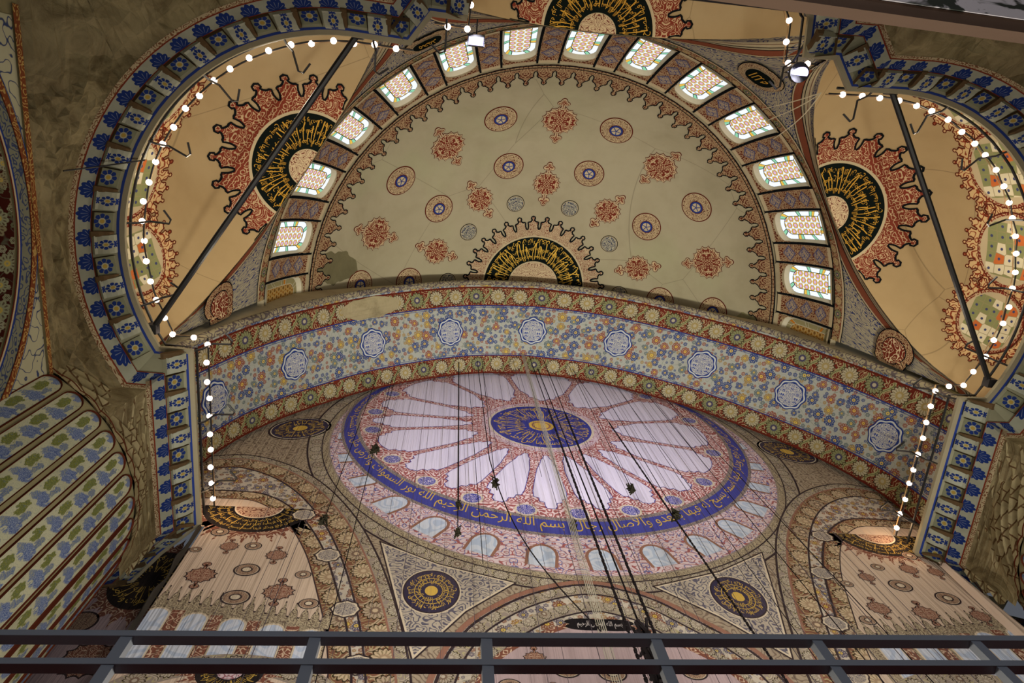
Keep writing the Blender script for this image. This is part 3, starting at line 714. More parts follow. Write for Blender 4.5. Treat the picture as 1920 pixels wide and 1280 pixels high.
# ------------------------------------------------------------------ main arch
def curve_pts(ctrl, n):
    """Catmull-Rom through control points of the half profile, mirrored"""
    full = [(-x, z) for x, z in reversed(ctrl[1:])]+ctrl
    out = []
    for i in range(len(full)-1):
        p0 = full[max(i-1, 0)]; p1 = full[i]; p2 = full[i+1]; p3 = full[min(i+2, len(full)-1)]
        if abs(p1[0]) < 1e-6: p0 = (2*p1[0]-p2[0]*1.0, p1[1]+(p1[1]-p2[1])*.6)
        if abs(p2[0]) < 1e-6: p3 = (2*p2[0]-p1[0], p2[1]+(p2[1]-p1[1])*.6)
        for k in range(n):
            t = k/n; h = lambda a, b_, c, d: .5*((2*b_)+(-a+c)*t+(2*a-5*b_+4*c-d)*t*t+(-a+3*b_-3*c+d)*t**3)
            out.append((h(p0[0], p1[0], p2[0], p3[0]), h(p0[1], p1[1], p2[1], p3[1])))
    out.append(full[-1]); return out
PI_ = curve_pts([(0, 31.3), (3, 30.65), (6.3, 28.5), (8.7, 25.9), (10.3, 23.5), (11.2, 21.1), (11.4, 19.3), (11.4, 17.0)], 10)
PO_ = curve_pts([(0, 31.2), (3.5, 30.2), (6.8, 27.4), (8.8, 24.6), (10.1, 21.9), (10.9, 19.3), (11.15, 17.8), (11.2, 17.0)], 10)
YO, YI = 6.15, 10.45
LS = [0]
for i in range(1, len(PI_)):
    a = PI_[i-1]; c = PI_[i]; d = PO_[i-1]; e = PO_[i]; LS.append(LS[-1]+(hypot(c[0]-a[0], c[1]-a[1])+hypot(e[0]-d[0], e[1]-d[1]))/2)
def soff(i, w, off=0.0):
    """i profile index (float), w 0 outer..1 inner"""
    i = max(0, min(len(PI_)-1.0001, i)); j = int(i); t = i-j
    L = lambda P: (P[j][0]+(P[j+1][0]-P[j][0])*t, P[j][1]+(P[j+1][1]-P[j][1])*t)
    a, c = L(PO_), L(PI_); x = a[0]+(c[0]-a[0])*w; z = a[1]+(c[1]-a[1])*w; y = YO+(YI-YO)*w
    if off:
        d = Vector((0, 8, 17))-Vector((x, y, z)); d.y = 0; d.normalize(); x += d.x*off; z += d.z*off
    return Vector((x, y, z))
def idx_of(s):
    for i in range(len(LS)-1):
        if LS[i+1] >= s: return i+(s-LS[i])/(LS[i+1]-LS[i])
    return len(LS)-1.001
DW = YI-YO; NI = len(PI_)-1; IDX = [float(i) for i in range(NI+1)]; IDX[-1] -= .001
def Sat(i): j = min(int(i), NI-1); return LS[j]+(LS[j+1]-LS[j])*(i-j)
def sband(w0, w1, off, mat, name, parent=None, vs=None):
    b = B(); b.grid(lambda u, v: soff(u, v/DW, off), IDX, frange(w0, w1, 3), uvf=lambda u, v: (Sat(u), v-w0)); return b.out(name, mat, parent)
M_floral = m_floral('soffit_flowers', (162, 166, 158), 2.0, [(50, 68, 120), (136, 80, 64), (152, 126, 70), (92, 106, 108)])
arch = struct(sband(0, DW, 0, M_floral, 'main_arch'), 'broad arch soffit with blue, brick and ochre flowers on pale ground')
M_band = m_band('soffit_border', .84, unit=.98)
sband(.13, .97, .012, M_band, 'painted_border', arch); sband(.97, 1.01, .014, M_blue, 'painted_line', arch); sband(1.06, 1.08, .014, M_blue, 'painted_line', arch)
sband(DW-.90, DW-.06, .012, M_band, 'painted_border', arch); sband(DW-.94, DW-.90, .014, M_blue, 'painted_line', arch); sband(DW-1.01, DW-.99, .014, M_blue, 'painted_line', arch)
sband(DW-.08, DW, .016, M_dred, 'painted_line', arch); sband(.10, .17, .016, M_dred, 'painted_line', arch)
# worn grey moulding on the outer edge of the arch and bare plaster patch
b = B()
pr = [(.03, .015), (-.05, .07), (-.14, .04), (-.18, -.10), (-.14, -.22)]
def mould(u, v):
    j = min(int(v), len(pr)-2); t = v-j; dy = pr[j][0]+(pr[j+1][0]-pr[j][0])*t; dr = pr[j][1]+(pr[j+1][1]-pr[j][1])*t; p = soff(u, 0, dr); return Vector((p.x, p.y+dy, p.z))
b.grid(mould, IDX, [0, 1, 2, 3, 4], uvf=lambda u, v: (Sat(u), v*.1)); b.out('edge_moulding', m_arab('worn_moulding', (150, 142, 116), (92, 84, 86), 5, k=3, w=.2, dirt=.5), arch, smooth=True)
b = B(); ctr = idx_of(LS[-1]/2-7.9); rr = random.Random(3)
pts = [(1.9*(1+.2*rr.random())*cos(t), .62+.42*(1+.25*rr.random())*sin(t)) for t in frange(0, 2*pi, 26)[:-1]]
b.poly(pts, lambda a, c: soff(idx_of(LS[-1]/2-8.0+a*.72), (c-.05)/DW, .03)); b.out('bare_plaster_patch', m_plaster('bare_plaster', (160, 150, 118), (104, 96, 70), .6, 1.2, cr=False), arch)
b = B(); nP = len(PO_)
V = [(x, YO+.02, z) for x, z in PO_]+[(x*1.3, YO+.04, z) for x, z in PO_]
b.add(V, [(i, i+1, nP+i+1, nP+i) for i in range(nP-1)]); struct(b.out('wall_arch_surround', M_rim), 'plaster wall round the outer edge of the main arch')
# octagonal knot medallions
A_kn = A_knot
for k in range(-4, 5):
    s0 = LS[-1]/2+k*4.05
    def F(o, s0=s0): return lambda a, c: soff(idx_of(s0+a), (DW/2+c)/DW, o)
    Ro = lambda R: (lambda th: R*(1+.05*cos(8*th)))
    b = B(); b.polar(F(.03), Ro(.66), 64, 2, m=0); b.polar(F(.042), Ro(.61), 64, 2, m=1); b.polar(F(.054), Ro(.55), 64, 2, m=0); b.polar(F(.066), .50, 48, 2, m=2)
    b.out('octagonal_medallion', [M_blue, plain('pale_blue_grey', (190, 196, 196)), A_kn], arch)
# ------------------------------------------------------------------ semidome-side ring wall between arch face and half dome edge, dark stains
M_stain = m_plaster('damp_patch', (112, 106, 80), (84, 80, 58), .5, .8, cr=False)
for (az, po, rx, ry, sd, m_) in ((-173, 56.4, .75, 1.5, 5, M_stain), (0.5, 58.0, .6, .85, 9, m_plaster('damp_patch_light', (140, 136, 100), (104, 100, 76), .5, .8, cr=False))):
    rr = random.Random(sd); pts = [(rx*(1+.25*rr.random())*cos(t), ry*(1+.25*rr.random())*sin(t)) for t in frange(0, 2*pi, 30)[:-1]]
    b = B(); b.polar(sframe(radians(az), radians(po), .013), lambda th, rx=rx, ry=ry: .9/sqrt((cos(th)/rx)**2+(sin(th)/ry)**2)*(1+.08*sin(5*th+sd)+.05*sin(11*th)), 48, 3); b.out('damp_stain', m_, dome)

# ------------------------------------------------------------------ cornice path
def arc(cx, cy, r, a0, a1, n): return [(cx+r*cos(radians(a)), cy+r*sin(radians(a))) for a in frange(a0, a1, n)]
PATH = [(13.6, 12.7), (12.0, 12.35), (11.2, 11.45), (10.16, 10.5), (10.2, 5.6)] + arc(6.585, 3.08, 5.07, 29.5, -90, 34) + [(5.2, -1.93), (4.74, -2.58), (3.96, -2.56), (3.9, -3.45)] + arc(0, -1.61, 4.29, -26, -90, 14)
def offpath(P, d):
    """push the open polyline outward (left of travel is the room) by d with mitres"""
    out = []
    for i, p in enumerate(P):
        n1 = n2 = None
        if i: a = (p[0]-P[i-1][0], p[1]-P[i-1][1]); l = hypot(*a); n1 = (-a[1]/l, a[0]/l)
        if i < len(P)-1: a = (P[i+1][0]-p[0], P[i+1][1]-p[1]); l = hypot(*a); n2 = (-a[1]/l, a[0]/l)
        n1 = n1 or n2; n2 = n2 or n1; bx, by = n1[0]+n2[0], n1[1]+n2[1]; l = hypot(bx, by); bx /= l; by /= l; cs = max(.45, bx*n1[0]+by*n1[1])
        out.append((p[0]+bx*d/cs, p[1]+by*d/cs))
    return out
DIR = 1
# which side is outward? travel goes +y -> -y on the right side, so left of travel (+x) is outward
def densify(P, st=.45):
    o = []
    for i in range(len(P)-1):
        a, c = P[i], P[i+1]; n = max(1, int(hypot(c[0]-a[0], c[1]-a[1])/st)); o += [(a[0]+(c[0]-a[0])*k/n, a[1]+(c[1]-a[1])*k/n) for k in range(n)]
    return o+[P[-1]]
def sweep(b, prof, sg, m=0, P=PATH, uvv=None):
    P = densify(P); rows = []
    for d, z in prof:
        q = offpath(P, d); rows.append([(sg*x, y, z) for x, y in q])
    L = [0]
    for i in range(1, len(P)): L.append(L[-1]+hypot(P[i][0]-P[i-1][0], P[i][1]-P[i-1][1]))
    V = []; U = []; acc = 0
    for j, r in enumerate(rows):
        if j: acc += hypot(prof[j][0]-prof[j-1][0], prof[j][1]-prof[j-1][1])
        V += r; U += [(L[i], acc) for i in range(len(P))]
    n = len(P); b.add(V, [(j*n+i, j*n+i+1, (j+1)*n+i+1, (j+1)*n+i) for j in range(len(rows)-1) for i in range(n-1)], U, m)
M_stone = plain('cream_stone', (154, 146, 122), var=.4); M_brown = plain('brown_carved_stone', (96, 78, 56), var=.6); M_greyst = plain('grey_green_stone', (150, 150, 126), var=.55)
M_pal = m_palmette('palmette_frieze', .50, .41); M_rA = m_rosette('tile_flower', 0); M_rB = m_rosette('tile_tulip', 1); M_gscroll = m_arab('stone_scroll', (158, 146, 118), (104, 72, 52), 9, k=4, w=.2)
M_redl = plain('brick_red_line', (110, 50, 36), var=.3)
# source meshes for the panels, in a frame: x along, y outward from the lip, z up
def frame_mats(px, py, tx, ty, nx, ny, z):
    return Matrix(((tx, nx, 0, px), (ty, ny, 0, py), (0, 0, 1, z), (0, 0, 0, 1)))
UN = .475
def src_flower():
    b = B(); y0, z0, y1, z1 = .20, 16.86, .47, 16.42; h = UN*.47
    N_ = Vector((0, z1-z0, -(y1-y0))).normalized()*-1
    f = lambda a, c, o=0: Vector((a, y0+(y1-y0)*c, z0+(z1-z0)*c))-N_*o*-1
    b.grid(lambda u, v: f(u, v, .0), [-h, 0, h], [0, .5, 1], m=0, uvf=lambda u, v: (u/(2*h)*.98, (v-.5)))
    for s in (-1, 1): b.add([f(s*h, 0, 0), f(s*h, 1, 0), f(s*h, 1, -.10), f(s*h, 0, -.10)], [(0, 1, 2, 3)], m=1)
    b.add([f(-h, 1, 0), f(h, 1, 0), f(h, 1, -.10), f(-h, 1, -.10)], [(0, 1, 2, 3)], m=1)
    return b
def src_bracket():
    b = B(); h = UN*.44; prof = [(.17, 16.90), (.19, 16.80), (.25, 16.68), (.34, 16.57), (.42, 16.50), (.45, 16.42)]
    b.grid(lambda u, v: Vector((u, prof[v][0]-.07, prof[v][1]-.06)), [-h, 0, h], list(range(6)), m=0, uvf=lambda u, v: (u/(2*h)*.98, v/5-.5))
    for s in (-1, 1): b.add([Vector((s*h, p[0]-.07, p[1]-.06)) for p in prof]+[Vector((s*h, p[0]+.06, p[1]+.05)) for p in prof], [(i, i+1, 7+i, 6+i) for i in range(5)], m=1)
    b.add([Vector((-h, .38, 16.36)), Vector((h, .38, 16.36)), Vector((h, .5, 16.42)), Vector((-h, .5, 16.42))], [(0, 1, 2, 3)], m=1)
    return b
def src_console():
    """carved brown console: a leaning wedge with a scrolled foot between tiles"""
    b = B(); pr = [(.18, 16.84), (.22, 16.70), (.30, 16.60), (.36, 16.50), (.48, 16.38), (.56, 16.40)]
    for i, (y, z) in enumerate(pr[:-1]):
        y2, z2 = pr[i+1]; w1 = .02+.012*i; w2 = .02+.012*(i+1)
        V = [(-w1, y-.05, z-.05), (w1, y-.05, z-.05), (w2, y2-.05, z2-.05), (-w2, y2-.05, z2-.05), (-w1, y+.06, z+.05), (w1, y+.06, z+.05), (w2, y2+.06, z2+.05), (-w2, y2+.06, z2+.05)]
        b.add(V, [(0, 1, 2, 3), (0, 3, 7, 4), (1, 5, 6, 2)], m=0)
    return b
sA, sB, sC = src_flower(), src_bracket(), src_console()
def me_of(bb, name, mats):
    o = bb.out(name, mats); me = o.data; bpy.data.objects.remove(o); return me
meA = me_of(sA, 'flower_tile', [M_rA, M_brown]); meB = me_of(sB, 'tulip_bracket', [M_rB, M_greyst]); meC = me_of(sC, 'console', [M_brown])
def walk(P, step, start=0.0):
    """points at equal steps inside each straight run or arc; corners kept free"""
    L = [0]
    for i in range(1, len(P)): L.append(L[-1]+hypot(P[i][0]-P[i-1][0], P[i][1]-P[i-1][1]))
    s = start; out = []
    while s < L[-1]-1e-6:
        i = max(j for j in range(len(P)-1) if L[j] <= s+1e-9); t = (s-L[i])/(L[i+1]-L[i]); a, c = P[i], P[i+1]
        tx, ty = (c[0]-a[0])/(L[i+1]-L[i]), (c[1]-a[1])/(L[i+1]-L[i]); out.append((a[0]+(c[0]-a[0])*t, a[1]+(c[1]-a[1])*t, tx, ty)); s += step
    return out
segs = [(PATH[0:2], 0), (PATH[1:3], 0), (PATH[2:4], 0), (PATH[3:5], 0), (PATH[5:40], 1), (PATH[39:41], 0), (PATH[40:42], 0), (PATH[41:43], 0), (PATH[42:44], 0), (PATH[44:], 1)]
def cornice(sg, name, label):
    b = B(); sweep(b, [(.62, 17.12), (.02, 17.12), (0, 17.10), (0, 17.0), (.10, 16.955)], sg); tr = b.out(name, M_stone); struct(tr, label)
    b = B(); sweep(b, [(.10, 16.955), (.15, 16.925)], sg); b.out('blue_line', M_blue, tr)
    b = B(); sweep(b, [(.15, 16.93), (.20, 16.88), (.50, 16.42), (.50, 16.37)], sg); b.out('sloping_bed', M_greyst, tr)
    b = B(); sweep(b, [(.44, 16.375), (.47, 16.355)], sg, m=0); sweep(b, [(.50, 16.40), (.44, 16.37)], sg); b.out('red_line', M_redl, tr)
    b = B(); sweep(b, [(.455, 16.36), (.63, 16.06)], sg); b.out('palmette_frieze', M_pal, tr)
    b = B(); sweep(b, [(.63, 16.06), (.65, 16.03)], sg); b.out('red_line', M_redl, tr)
    b = B(); sweep(b, [(.65, 16.035), (.66, 15.98), (.70, 15.92)], sg); b.out('scroll_moulding', M_gscroll, tr)
    for P, isarc in segs:
        T = hypot(P[-1][0]-P[0][0], P[-1][1]-P[0][1]) if not isarc else sum(hypot(P[i][0]-P[i-1][0], P[i][1]-P[i-1][1]) for i in range(1, len(P)))
        n = max(1, round(T/UN)); st = T/n
        for i, (x, y, tx, ty) in enumerate(walk(P, st, st*.5)):
            nx, ny = -ty, tx
            M_ = frame_mats(x, y, tx, ty, nx, ny, 0)
            if sg < 0: M_ = Matrix.Diagonal((-1, 1, 1, 1)) @ M_
            o = bpy.data.objects.new('flower_tile' if i % 2 == 0 else 'tulip_bracket', meA if i % 2 == 0 else meB); C.objects.link(o); o.parent = tr; o.matrix_local = M_
            if i % 2 == 1 and st > .3:
                c = bpy.data.objects.new('console', meC); C.objects.link(c); c.parent = tr; c.matrix_local = M_ @ Matrix.Translation((st*.52 if True else 0, 0, 0))
    return tr
cornice(-1, 'trim_1', 'painted cornice with blue flower tiles ringing the left niche and pier')
cornice(1, 'trim_2', 'painted cornice with blue flower tiles ringing the right niche and pier')

# ------------------------------------------------------------------ lower walls: muqarnas-like transition, side walls with arched openings
def m_rough(name):
    t = NT(name); p = t.pos(); a = t.noise(p, 1.3, 5, .65, '3D', 1.4); c = t.noise(p, .35, 2, .5, '3D')
    v = t.vor(p, 1.2, .9, 'F1', '3D'); sc = t.n('ShaderNodeSeparateColor'); t.t.links.new(v.outputs['Color'], sc.inputs[0])
    col = t.mix(t.ss(a, .3, .72), lin((142, 132, 100)), lin((90, 80, 56))); col = t.mix(t.mul(t.ss(c, .35, .7), .6), col, lin((60, 48, 34))); col = t.mix(t.mul(sc.outputs[0], .3), col, lin((168, 154, 120)))
    return t.diffuse(col, bump=a, bs=.8, bd=.12)
M_rough = m_rough('weathered_stalactite_plaster')
XW = 11.98
NOUT = .70
outer = offpath(PATH, NOUT)
LOW = []
for i, (x, y) in enumerate(PATH):
    ox, oy = outer[i]
    if i <= 4: LOW.append((ox+.10, oy))
    elif i < 40:
        a = -90+119.5*(1-(i-5)/34)
        if y > -.2: LOW.append((XW, min(5.9, 1.6+(oy-1.6)*1.12)))
        else: f = (ox-5.6)/(11.4-5.6); LOW.append((5.9+(XW-5.9)*max(0, min(1, f*1.15)), -3.3-1.6*(1-max(0, min(1, f)))))
    else: LOW.append((max(ox*1.05, 0), oy-.9))
def lower(sg, name, label):
    rr = random.Random(11 if sg < 0 else 12)
    # 1: cell-like transition from the cornice down to z 14.2
    b = B(); rows = 10; q = []
    def dens(Q):
        o = []
        for i in range(len(Q)-1): o += [Q[i], ((Q[i][0]+Q[i+1][0])/2, (Q[i][1]+Q[i+1][1])/2)]
        return o+[Q[-1]]
    S = dens(outer[3:]); SL = dens(LOW[3:]); n = len(S)
    for j in range(rows):
        t = j/(rows-1); row = []
        for i in range(n):
            a, c = S[i], SL[i]; am = .085*sin(pi*t)*min(1, i/8)
            row.append(Vector((sg*(a[0]+(c[0]-a[0])*t+rr.uniform(-am, am)), a[1]+(c[1]-a[1])*t+rr.uniform(-am, am), 15.93-(15.93-14.2)*t+rr.uniform(-am, am)*.6)))
        q.append(row)
    for j in range(rows-1):
        for i in range(n-1):
            ii = i if j % 2 == 0 else i
            P4 = [q[j][i], q[j][i+1], q[j+1][i+1], q[j+1][i]]; ctr_ = sum(P4, Vector())/4; ctr_ += Vector((sg*rr.uniform(0, .07), 0, rr.uniform(0, .07)))
            b.add(P4+[ctr_], [(0, 1, 4), (1, 2, 4), (2, 3, 4), (3, 0, 4)])
    w = b.out(name, M_rough); struct(w, label)
    # 2: flat side wall with the pointed-round aisle arch
    cy, cz, R = 2.0, 9.45, 4.0
    b = B(); ys = frange(-9, 7.2, 81)
    def bot(y): return cz+sqrt(max(0, R*R-(y-cy)**2)) if abs(y-cy) < R else -.4
    for i in range(len(ys)-1):
        y0, y1 = ys[i], ys[i+1]; b0, b1 = bot(y0), bot(y1)
        if (abs(y0-cy) < R) != (abs(y1-cy) < R): b0 = b1 = cz if False else min(b0, b1)
        b.add([(sg*XW, y0, b0), (sg*XW, y1, b1), (sg*XW, y1, 14.2), (sg*XW, y0, 14.2)], [(0, 1, 2, 3)])
    b.out('side_wall', M_rimd, w)
    fr = lambda o: (lambda a, c: Vector((sg*(XW-o), a, c)))
    A = lambda r: [(cy+r*cos(t), cz+r*sin(t)) for t in frange(.02, pi-.02, 56)]
    b = B(); b.poly(A(5.6)[0:0]+[(cy-.2+3.4, 14.05), (-2.6, 14.05), (-2.6, 9.5)]+A(R+.9)[::-1]+[(5.5, 12.0), (5.55, 14.05)], fr(.015)); 
    sp = B(); sp.poly([(5.38, 13.97), (2.9, 13.97)]+[(cy+(R+.66)*cos(t), min(cz+(R+.66)*sin(t), 13.95)) for t in frange(1.36, .77, 10)], fr(.02)); sp.out('vine_panel', m_vine, w)
    s2 = B(); s2.poly([(-1.4, 13.97), (1.1, 13.97)]+[(cy+(R+.66)*cos(t), min(cz+(R+.66)*sin(t), 13.95)) for t in frange(1.78, 2.38, 10)], fr(.02)); s2.out('vine_panel', m_vine, w)
    for (r, wd, mt, o, nm) in ((R+.02, .04, M_dred, .05, 'painted_line'), (R+.06, .05, M_cream, .05, 'painted_line'), (R+.11, .05, M_blue, .05, 'painted_line'), (R+.29, .30, m_bsc, .04, 'scroll_border'), (R+.45, .02, M_dred, .05, 'painted_line'), (R+.54, .15, m_rgold, .045, 'gold_border'), (R+.63, .02, M_blue, .05, 'painted_line')):
        k = B(); k.stroke(A(r), wd, fr(o)); k.out(nm, mt, w)
    k = B(); k.stroke([(-1.6, 14.06), (5.5, 14.06), (5.5, 6.0)], .18, fr(.055)); k.out('gold_border', m_rgold, w)
    # soffit of that arch, maroon with white blossoms
    k = B(); k.grid(lambda u, v: Vector((sg*(XW+v), cy+R*cos(u), cz+R*sin(u))), frange(0, pi, 56), frange(0, 2.2, 5), uvf=lambda u, v: (u*R, v)); k.out('arch_soffit', m_marsoff, w)
    k = B(); k.grid(lambda u, v: Vector((sg*(XW+2.2), u, v)), [-9, 7.5], [-.4, 14.2]); k.out('aisle_wall', M_rimd, w)
    return w
M_rimd = m_plaster('grey_olive_plaster', (140, 132, 98), (92, 84, 58), .6, .5, cr=False)
m_vine = m_arab('blue_vine', (176, 174, 146), (56, 68, 104), 3.4, k=3.2, w=.07)
m_bsc = m_arab('palmette_scroll', (122, 124, 106), (60, 70, 100), 5.5, k=4.2, w=.17); m_rgold = m_arab('gold_on_brick', (120, 68, 42), (176, 146, 86), 6.5, k=4.2, w=.17)
m_marsoff = m_floral('maroon_soffit', (70, 30, 24), 2.3, [(156, 158, 128), (168, 166, 140), (120, 126, 96), (150, 140, 110)])
lower(-1, 'wall_left', 'weathered wall under the left cornice with a painted aisle arch'); lower(1, 'wall_right', 'weathered wall under the right cornice with a painted aisle arch')

# ------------------------------------------------------------------ fluted piers
M_fl = m_flute('flute_painting'); M_ribm = plain('olive_rib', (158, 150, 114), var=.5); M_mar = plain('maroon_edge', (86, 42, 30), var=.3)
def flute_me():
    h = radians(4.5)*.80; R = 3.33; bow = .10
    def P(u, z): # u -1..1
        a = u*h; r = R+.015-.012*(1-u*u); return Vector((r*cos(a), r*sin(a), z))
    b = B(); zt = 13.72
    b.grid(lambda u, v: P(u, v), frange(-1, 1, 4), frange(-.4, zt, 8), uvf=lambda u, v: (u*.5, v))
    b.grid(lambda u, v: P(u*cos(v*pi/2*.999), zt+.27*sin(v*pi/2)), frange(-1, 1, 4), frange(0, 1, 4), uvf=lambda u, v: (u*.5, zt+.27*sin(v*pi/2)))
    # raised maroon bead round it
    o = [(-1.0, -.4)]+[(-1.0, zt)]+[(cos(t), zt+.27*sin(t)) for t in frange(pi, 0, 10)]+[(1.0, zt), (1.0, -.4)]
    V = []; 
    for (u, z) in o:
        for e, rr_ in ((.97, -.035), (1.02, .0), (1.07, -.055)):
            a = u*h*e; zz = z if z < zt else zt+(z-zt)*(1+(e-.92)*1.2); V.append(Vector(((R+.04+rr_)*cos(a), (R+.04+rr_)*sin(a), zz)))
    b.add(V, [(3*i+j, 3*i+j+1, 3*i+j+4, 3*i+j+3) for i in range(len(o)-1) for j in (0, 1)], m=1)
    return me_of(b, 'flute', [M_fl, M_mar])
mfl = flute_me()
def m_cells(name, c1, c2, mo, sc=1.0):
    t = NT(name); u, v = t.uv(); br = t.n('ShaderNodeTexBrick'); br.offset = .5; br.inputs['Scale'].default_value = sc
    w = t.noise(t.pos(), 1.6, 3, .6, '3D'); off = t.mul(t.m('SUBTRACT', w, .5), .22)
    t.t.links.new(t.vec(t.m('ADD', u, off), t.m('ADD', v, off)), br.inputs['Vector'])
    for k, c in (('Color1', c1), ('Color2', c2), ('Mortar', mo)): br.inputs[k].default_value = lin(c)
    br.inputs['Mortar Size'].default_value = .022; br.inputs['Mortar Smooth'].default_value = .4; br.inputs['Brick Width'].default_value = .42; br.inputs['Row Height'].default_value = .24
    n = t.noise(t.pos(), 2.2, 4, .6, '3D'); col = t.mix(t.mul(t.ss(n, .35, .75), .5), br.outputs['Color'], lin((84, 76, 54)))
    return t.diffuse(col, bump=n, bs=.4, bd=.05)
M_muq = m_cells('stalactite_cells', (158, 148, 116), (136, 126, 94), (84, 62, 42))
def pier(sg, label):
    cx, cy = sg*13.8, 8.08
    b = B(); b.grid(lambda u, v: Vector((cx+3.315*cos(u), cy+3.315*sin(u), v)), frange(0, 2*pi, 160), [-.4, 14.1]); p = b.out('pier_column', M_ribm, smooth=True); struct(p, label)
    rr = random.Random(5+sg)
    # faceted capital under the cornice
    b = B(); n = 60; rows = 9
    def q(i, j):
        u = 2*pi*i/n; t = j/rows; r = 3.34-.50*t+(.09 if (i+j) % 2 else -.06)*sin(pi*min(t+.1, 1)); return Vector((cx+r*cos(u), cy+r*sin(u), 14.1+1.85*t))
    for j in range(rows):
        for i in range(n):
            U4 = [(2*pi*(i+di)/n*3.3, (j+dj)/rows*1.85) for di, dj in ((0, 0), (1, 0), (1, 1), (0, 1))]; b.add([q(i, j), q(i+1, j), q(i+1, j+1), q(i, j+1)], [(0, 1, 2), (0, 2, 3)], U4)
    b.out('stalactite_capital', M_muq, p)
    b = B(); b.grid(lambda u, v: Vector((cx+(3.42+.02*v)*cos(u), cy+(3.42)*sin(u), 14.12+v+.07*abs(sin(u*20)))), frange(0, 2*pi, 480), [-.08, -.04]); b.out('scalloped_line', M_mar, p)
    b = B(); b.box((sg*14.1, 8.05, 24), (2.4, 2.3, 7)); b.out('pier_block', M_rimd, p)
    for i in range(40):
        a = radians(9*i+ (1.0)); th = a if sg < 0 else pi-a
        if sg < 0 and not (cos(a) > -.45): continue
        if sg > 0 and not (cos(th) < .45): continue
        o = bpy.data.objects.new('flute', mfl); C.objects.link(o); o.parent = p; o.matrix_local = Matrix.Translation((cx, cy, 0)) @ Matrix.Rotation(th, 4, 'Z')
    return p
pier(-1, 'huge round pier with painted flutes under the left end of the arch'); pier(1, 'huge round pier with painted flutes under the right end of the arch')
for sg, nm in ((-1, 'wall_pier_left'), (1, 'wall_pier_right')):
    # pier face under the cornice on the arch side, patterned with small facets
    b = B(); rr = random.Random(4)
    ys = frange(6.35, 10.45, 12); zs = frange(15.93, 14.5, 6)
    G = [[Vector((sg*(10.93+.10*((15.85-z)/2.2)+(.05 if (i+j) % 2 else -.04)), y+(.1 if j % 2 else -.1), z)) for i, y in enumerate(ys)] for j, z in enumerate(zs)]
    for j in range(len(zs)-1):
        for i in range(len(ys)-1): b.add([G[j][i], G[j][i+1], G[j+1][i+1], G[j+1][i]], [(0, 1, 2), (0, 2, 3)], [(p.y, p.z) for p in (G[j][i], G[j][i+1], G[j+1][i+1], G[j+1][i])])
    struct(b.out(nm, M_muq), 'faceted plaster face of the pier below the cornice')
# floor
b = B(); b.grid(lambda u, v: Vector((u, v, -.4)), frange(-22, 22, 4), frange(-14, 14, 4))
def m_carpet():
    t = NT('red_carpet'); p = t.pos(); v = t.vor(p, .9, 0, 'F1', '3D'); col = t.mix(t.lt(v.outputs[0], .35, .03), lin((52, 26, 26)), lin((34, 38, 54))); return t.diffuse(col)
struct(b.out('floor', m_carpet()), 'red carpeted prayer floor')

# ------------------------------------------------------------------ printed curtain hung across the main arch
YC = 10.62
def cf(l): return lambda a, c: Vector((a, YC-.0025*l, c))
def m_cloth(base, name, sc=None):
    return base
def print_mat(name, bg, fg, sc, **k):
    """printed cloth: arabesque plus faint vertical seams in the weave"""
    t = NT(name); u, v = t.uv(); col = lin(bg)
    if k.get('mirror'): u2 = t.m('PINGPONG', u, k['mirror'])
    else: u2 = u
    if sc:
        col = t.mix(t.vine(u2, v, sc, k.get('w', .15), k.get('k', 5)), col, lin(fg))
        if k.get('fg2'): col = t.mix(t.vine(u2, v, sc*.8, k.get('w', .15)*.7, 4, 17), col, lin(k['fg2']))
    sp = t.n('ShaderNodeSeparateXYZ'); t.t.links.new(t.pos(), sp.inputs[0]); X = sp.outputs[0]
    big = t.noise(t.pos(), .25, 3, .6, '3D'); col = t.mix(t.mul(t.ss(big, .35, .75), k.get('dirt', .22)), col, lin(k.get('dc', (120, 104, 92))))
    pl = t.noise(t.vec(t.mul(X, 1.0), t.mul(sp.outputs[2], .03)), 3.2, 3, .7); sm = t.noise(t.vec(X, 0.0), 9, 2, .5)
    col = t.mix(t.mul(t.ss(sm, .62, .75), .18), col, lin((110, 100, 110)))
    return t.diffuse(col, bump=pl, bs=.5, bd=.25)
L_field = print_mat('printed_lilac', (214, 208, 228), None, None, dirt=.12, dc=(170, 160, 200))
L_pink = print_mat('printed_pink_plaster', (204, 184, 168), None, None, dirt=.3, dc=(170, 150, 128))
L_pinkd = print_mat('printed_mauve_plaster', (178, 158, 164), None, None, dirt=.2)
L_base = print_mat('printed_tan_scroll', (164, 150, 132), (122, 106, 94), 3.2, k=5, w=.14, dirt=.3)
L_drum = print_mat('printed_red_scroll', (214, 196, 204), (160, 96, 98), 3.4, fg2=(104, 104, 160), mirror=.6, w=.12)
L_spoke = print_mat('printed_pink_scroll', (210, 190, 200), (152, 96, 108), 4.6, mirror=.4, w=.13)
L_redor = print_mat('printed_dense_red', (156, 92, 92), (222, 200, 200), 3.6, mirror=.5, w=.2)
L_band = print_mat('printed_blue_band', (70, 72, 148), None, None, dirt=.15, dc=(96, 84, 140))
L_gr = print_mat('printed_grey_gold_edge', (150, 138, 130), (96, 86, 96), 8, w=.2)
L_blue = print_mat('printed_blue', (58, 62, 140), None, None, dirt=.1)
L_win = print_mat('printed_window_light', (200, 208, 226), (176, 190, 216), 1.6, w=.2, dirt=.1)
L_red = print_mat('printed_red', (146, 106, 92), None, None); L_gold = print_mat('printed_gold', (204, 170, 84), None, None, dirt=.1); L_cream = print_mat('printed_cream', (206, 192, 172), None, None, dirt=.1); L_inkp = print_mat('printed_ink', (56, 46, 50), None, None, dirt=.1); L_pale = print_mat('printed_pale_letters', (196, 188, 190), None, None, dirt=.1)
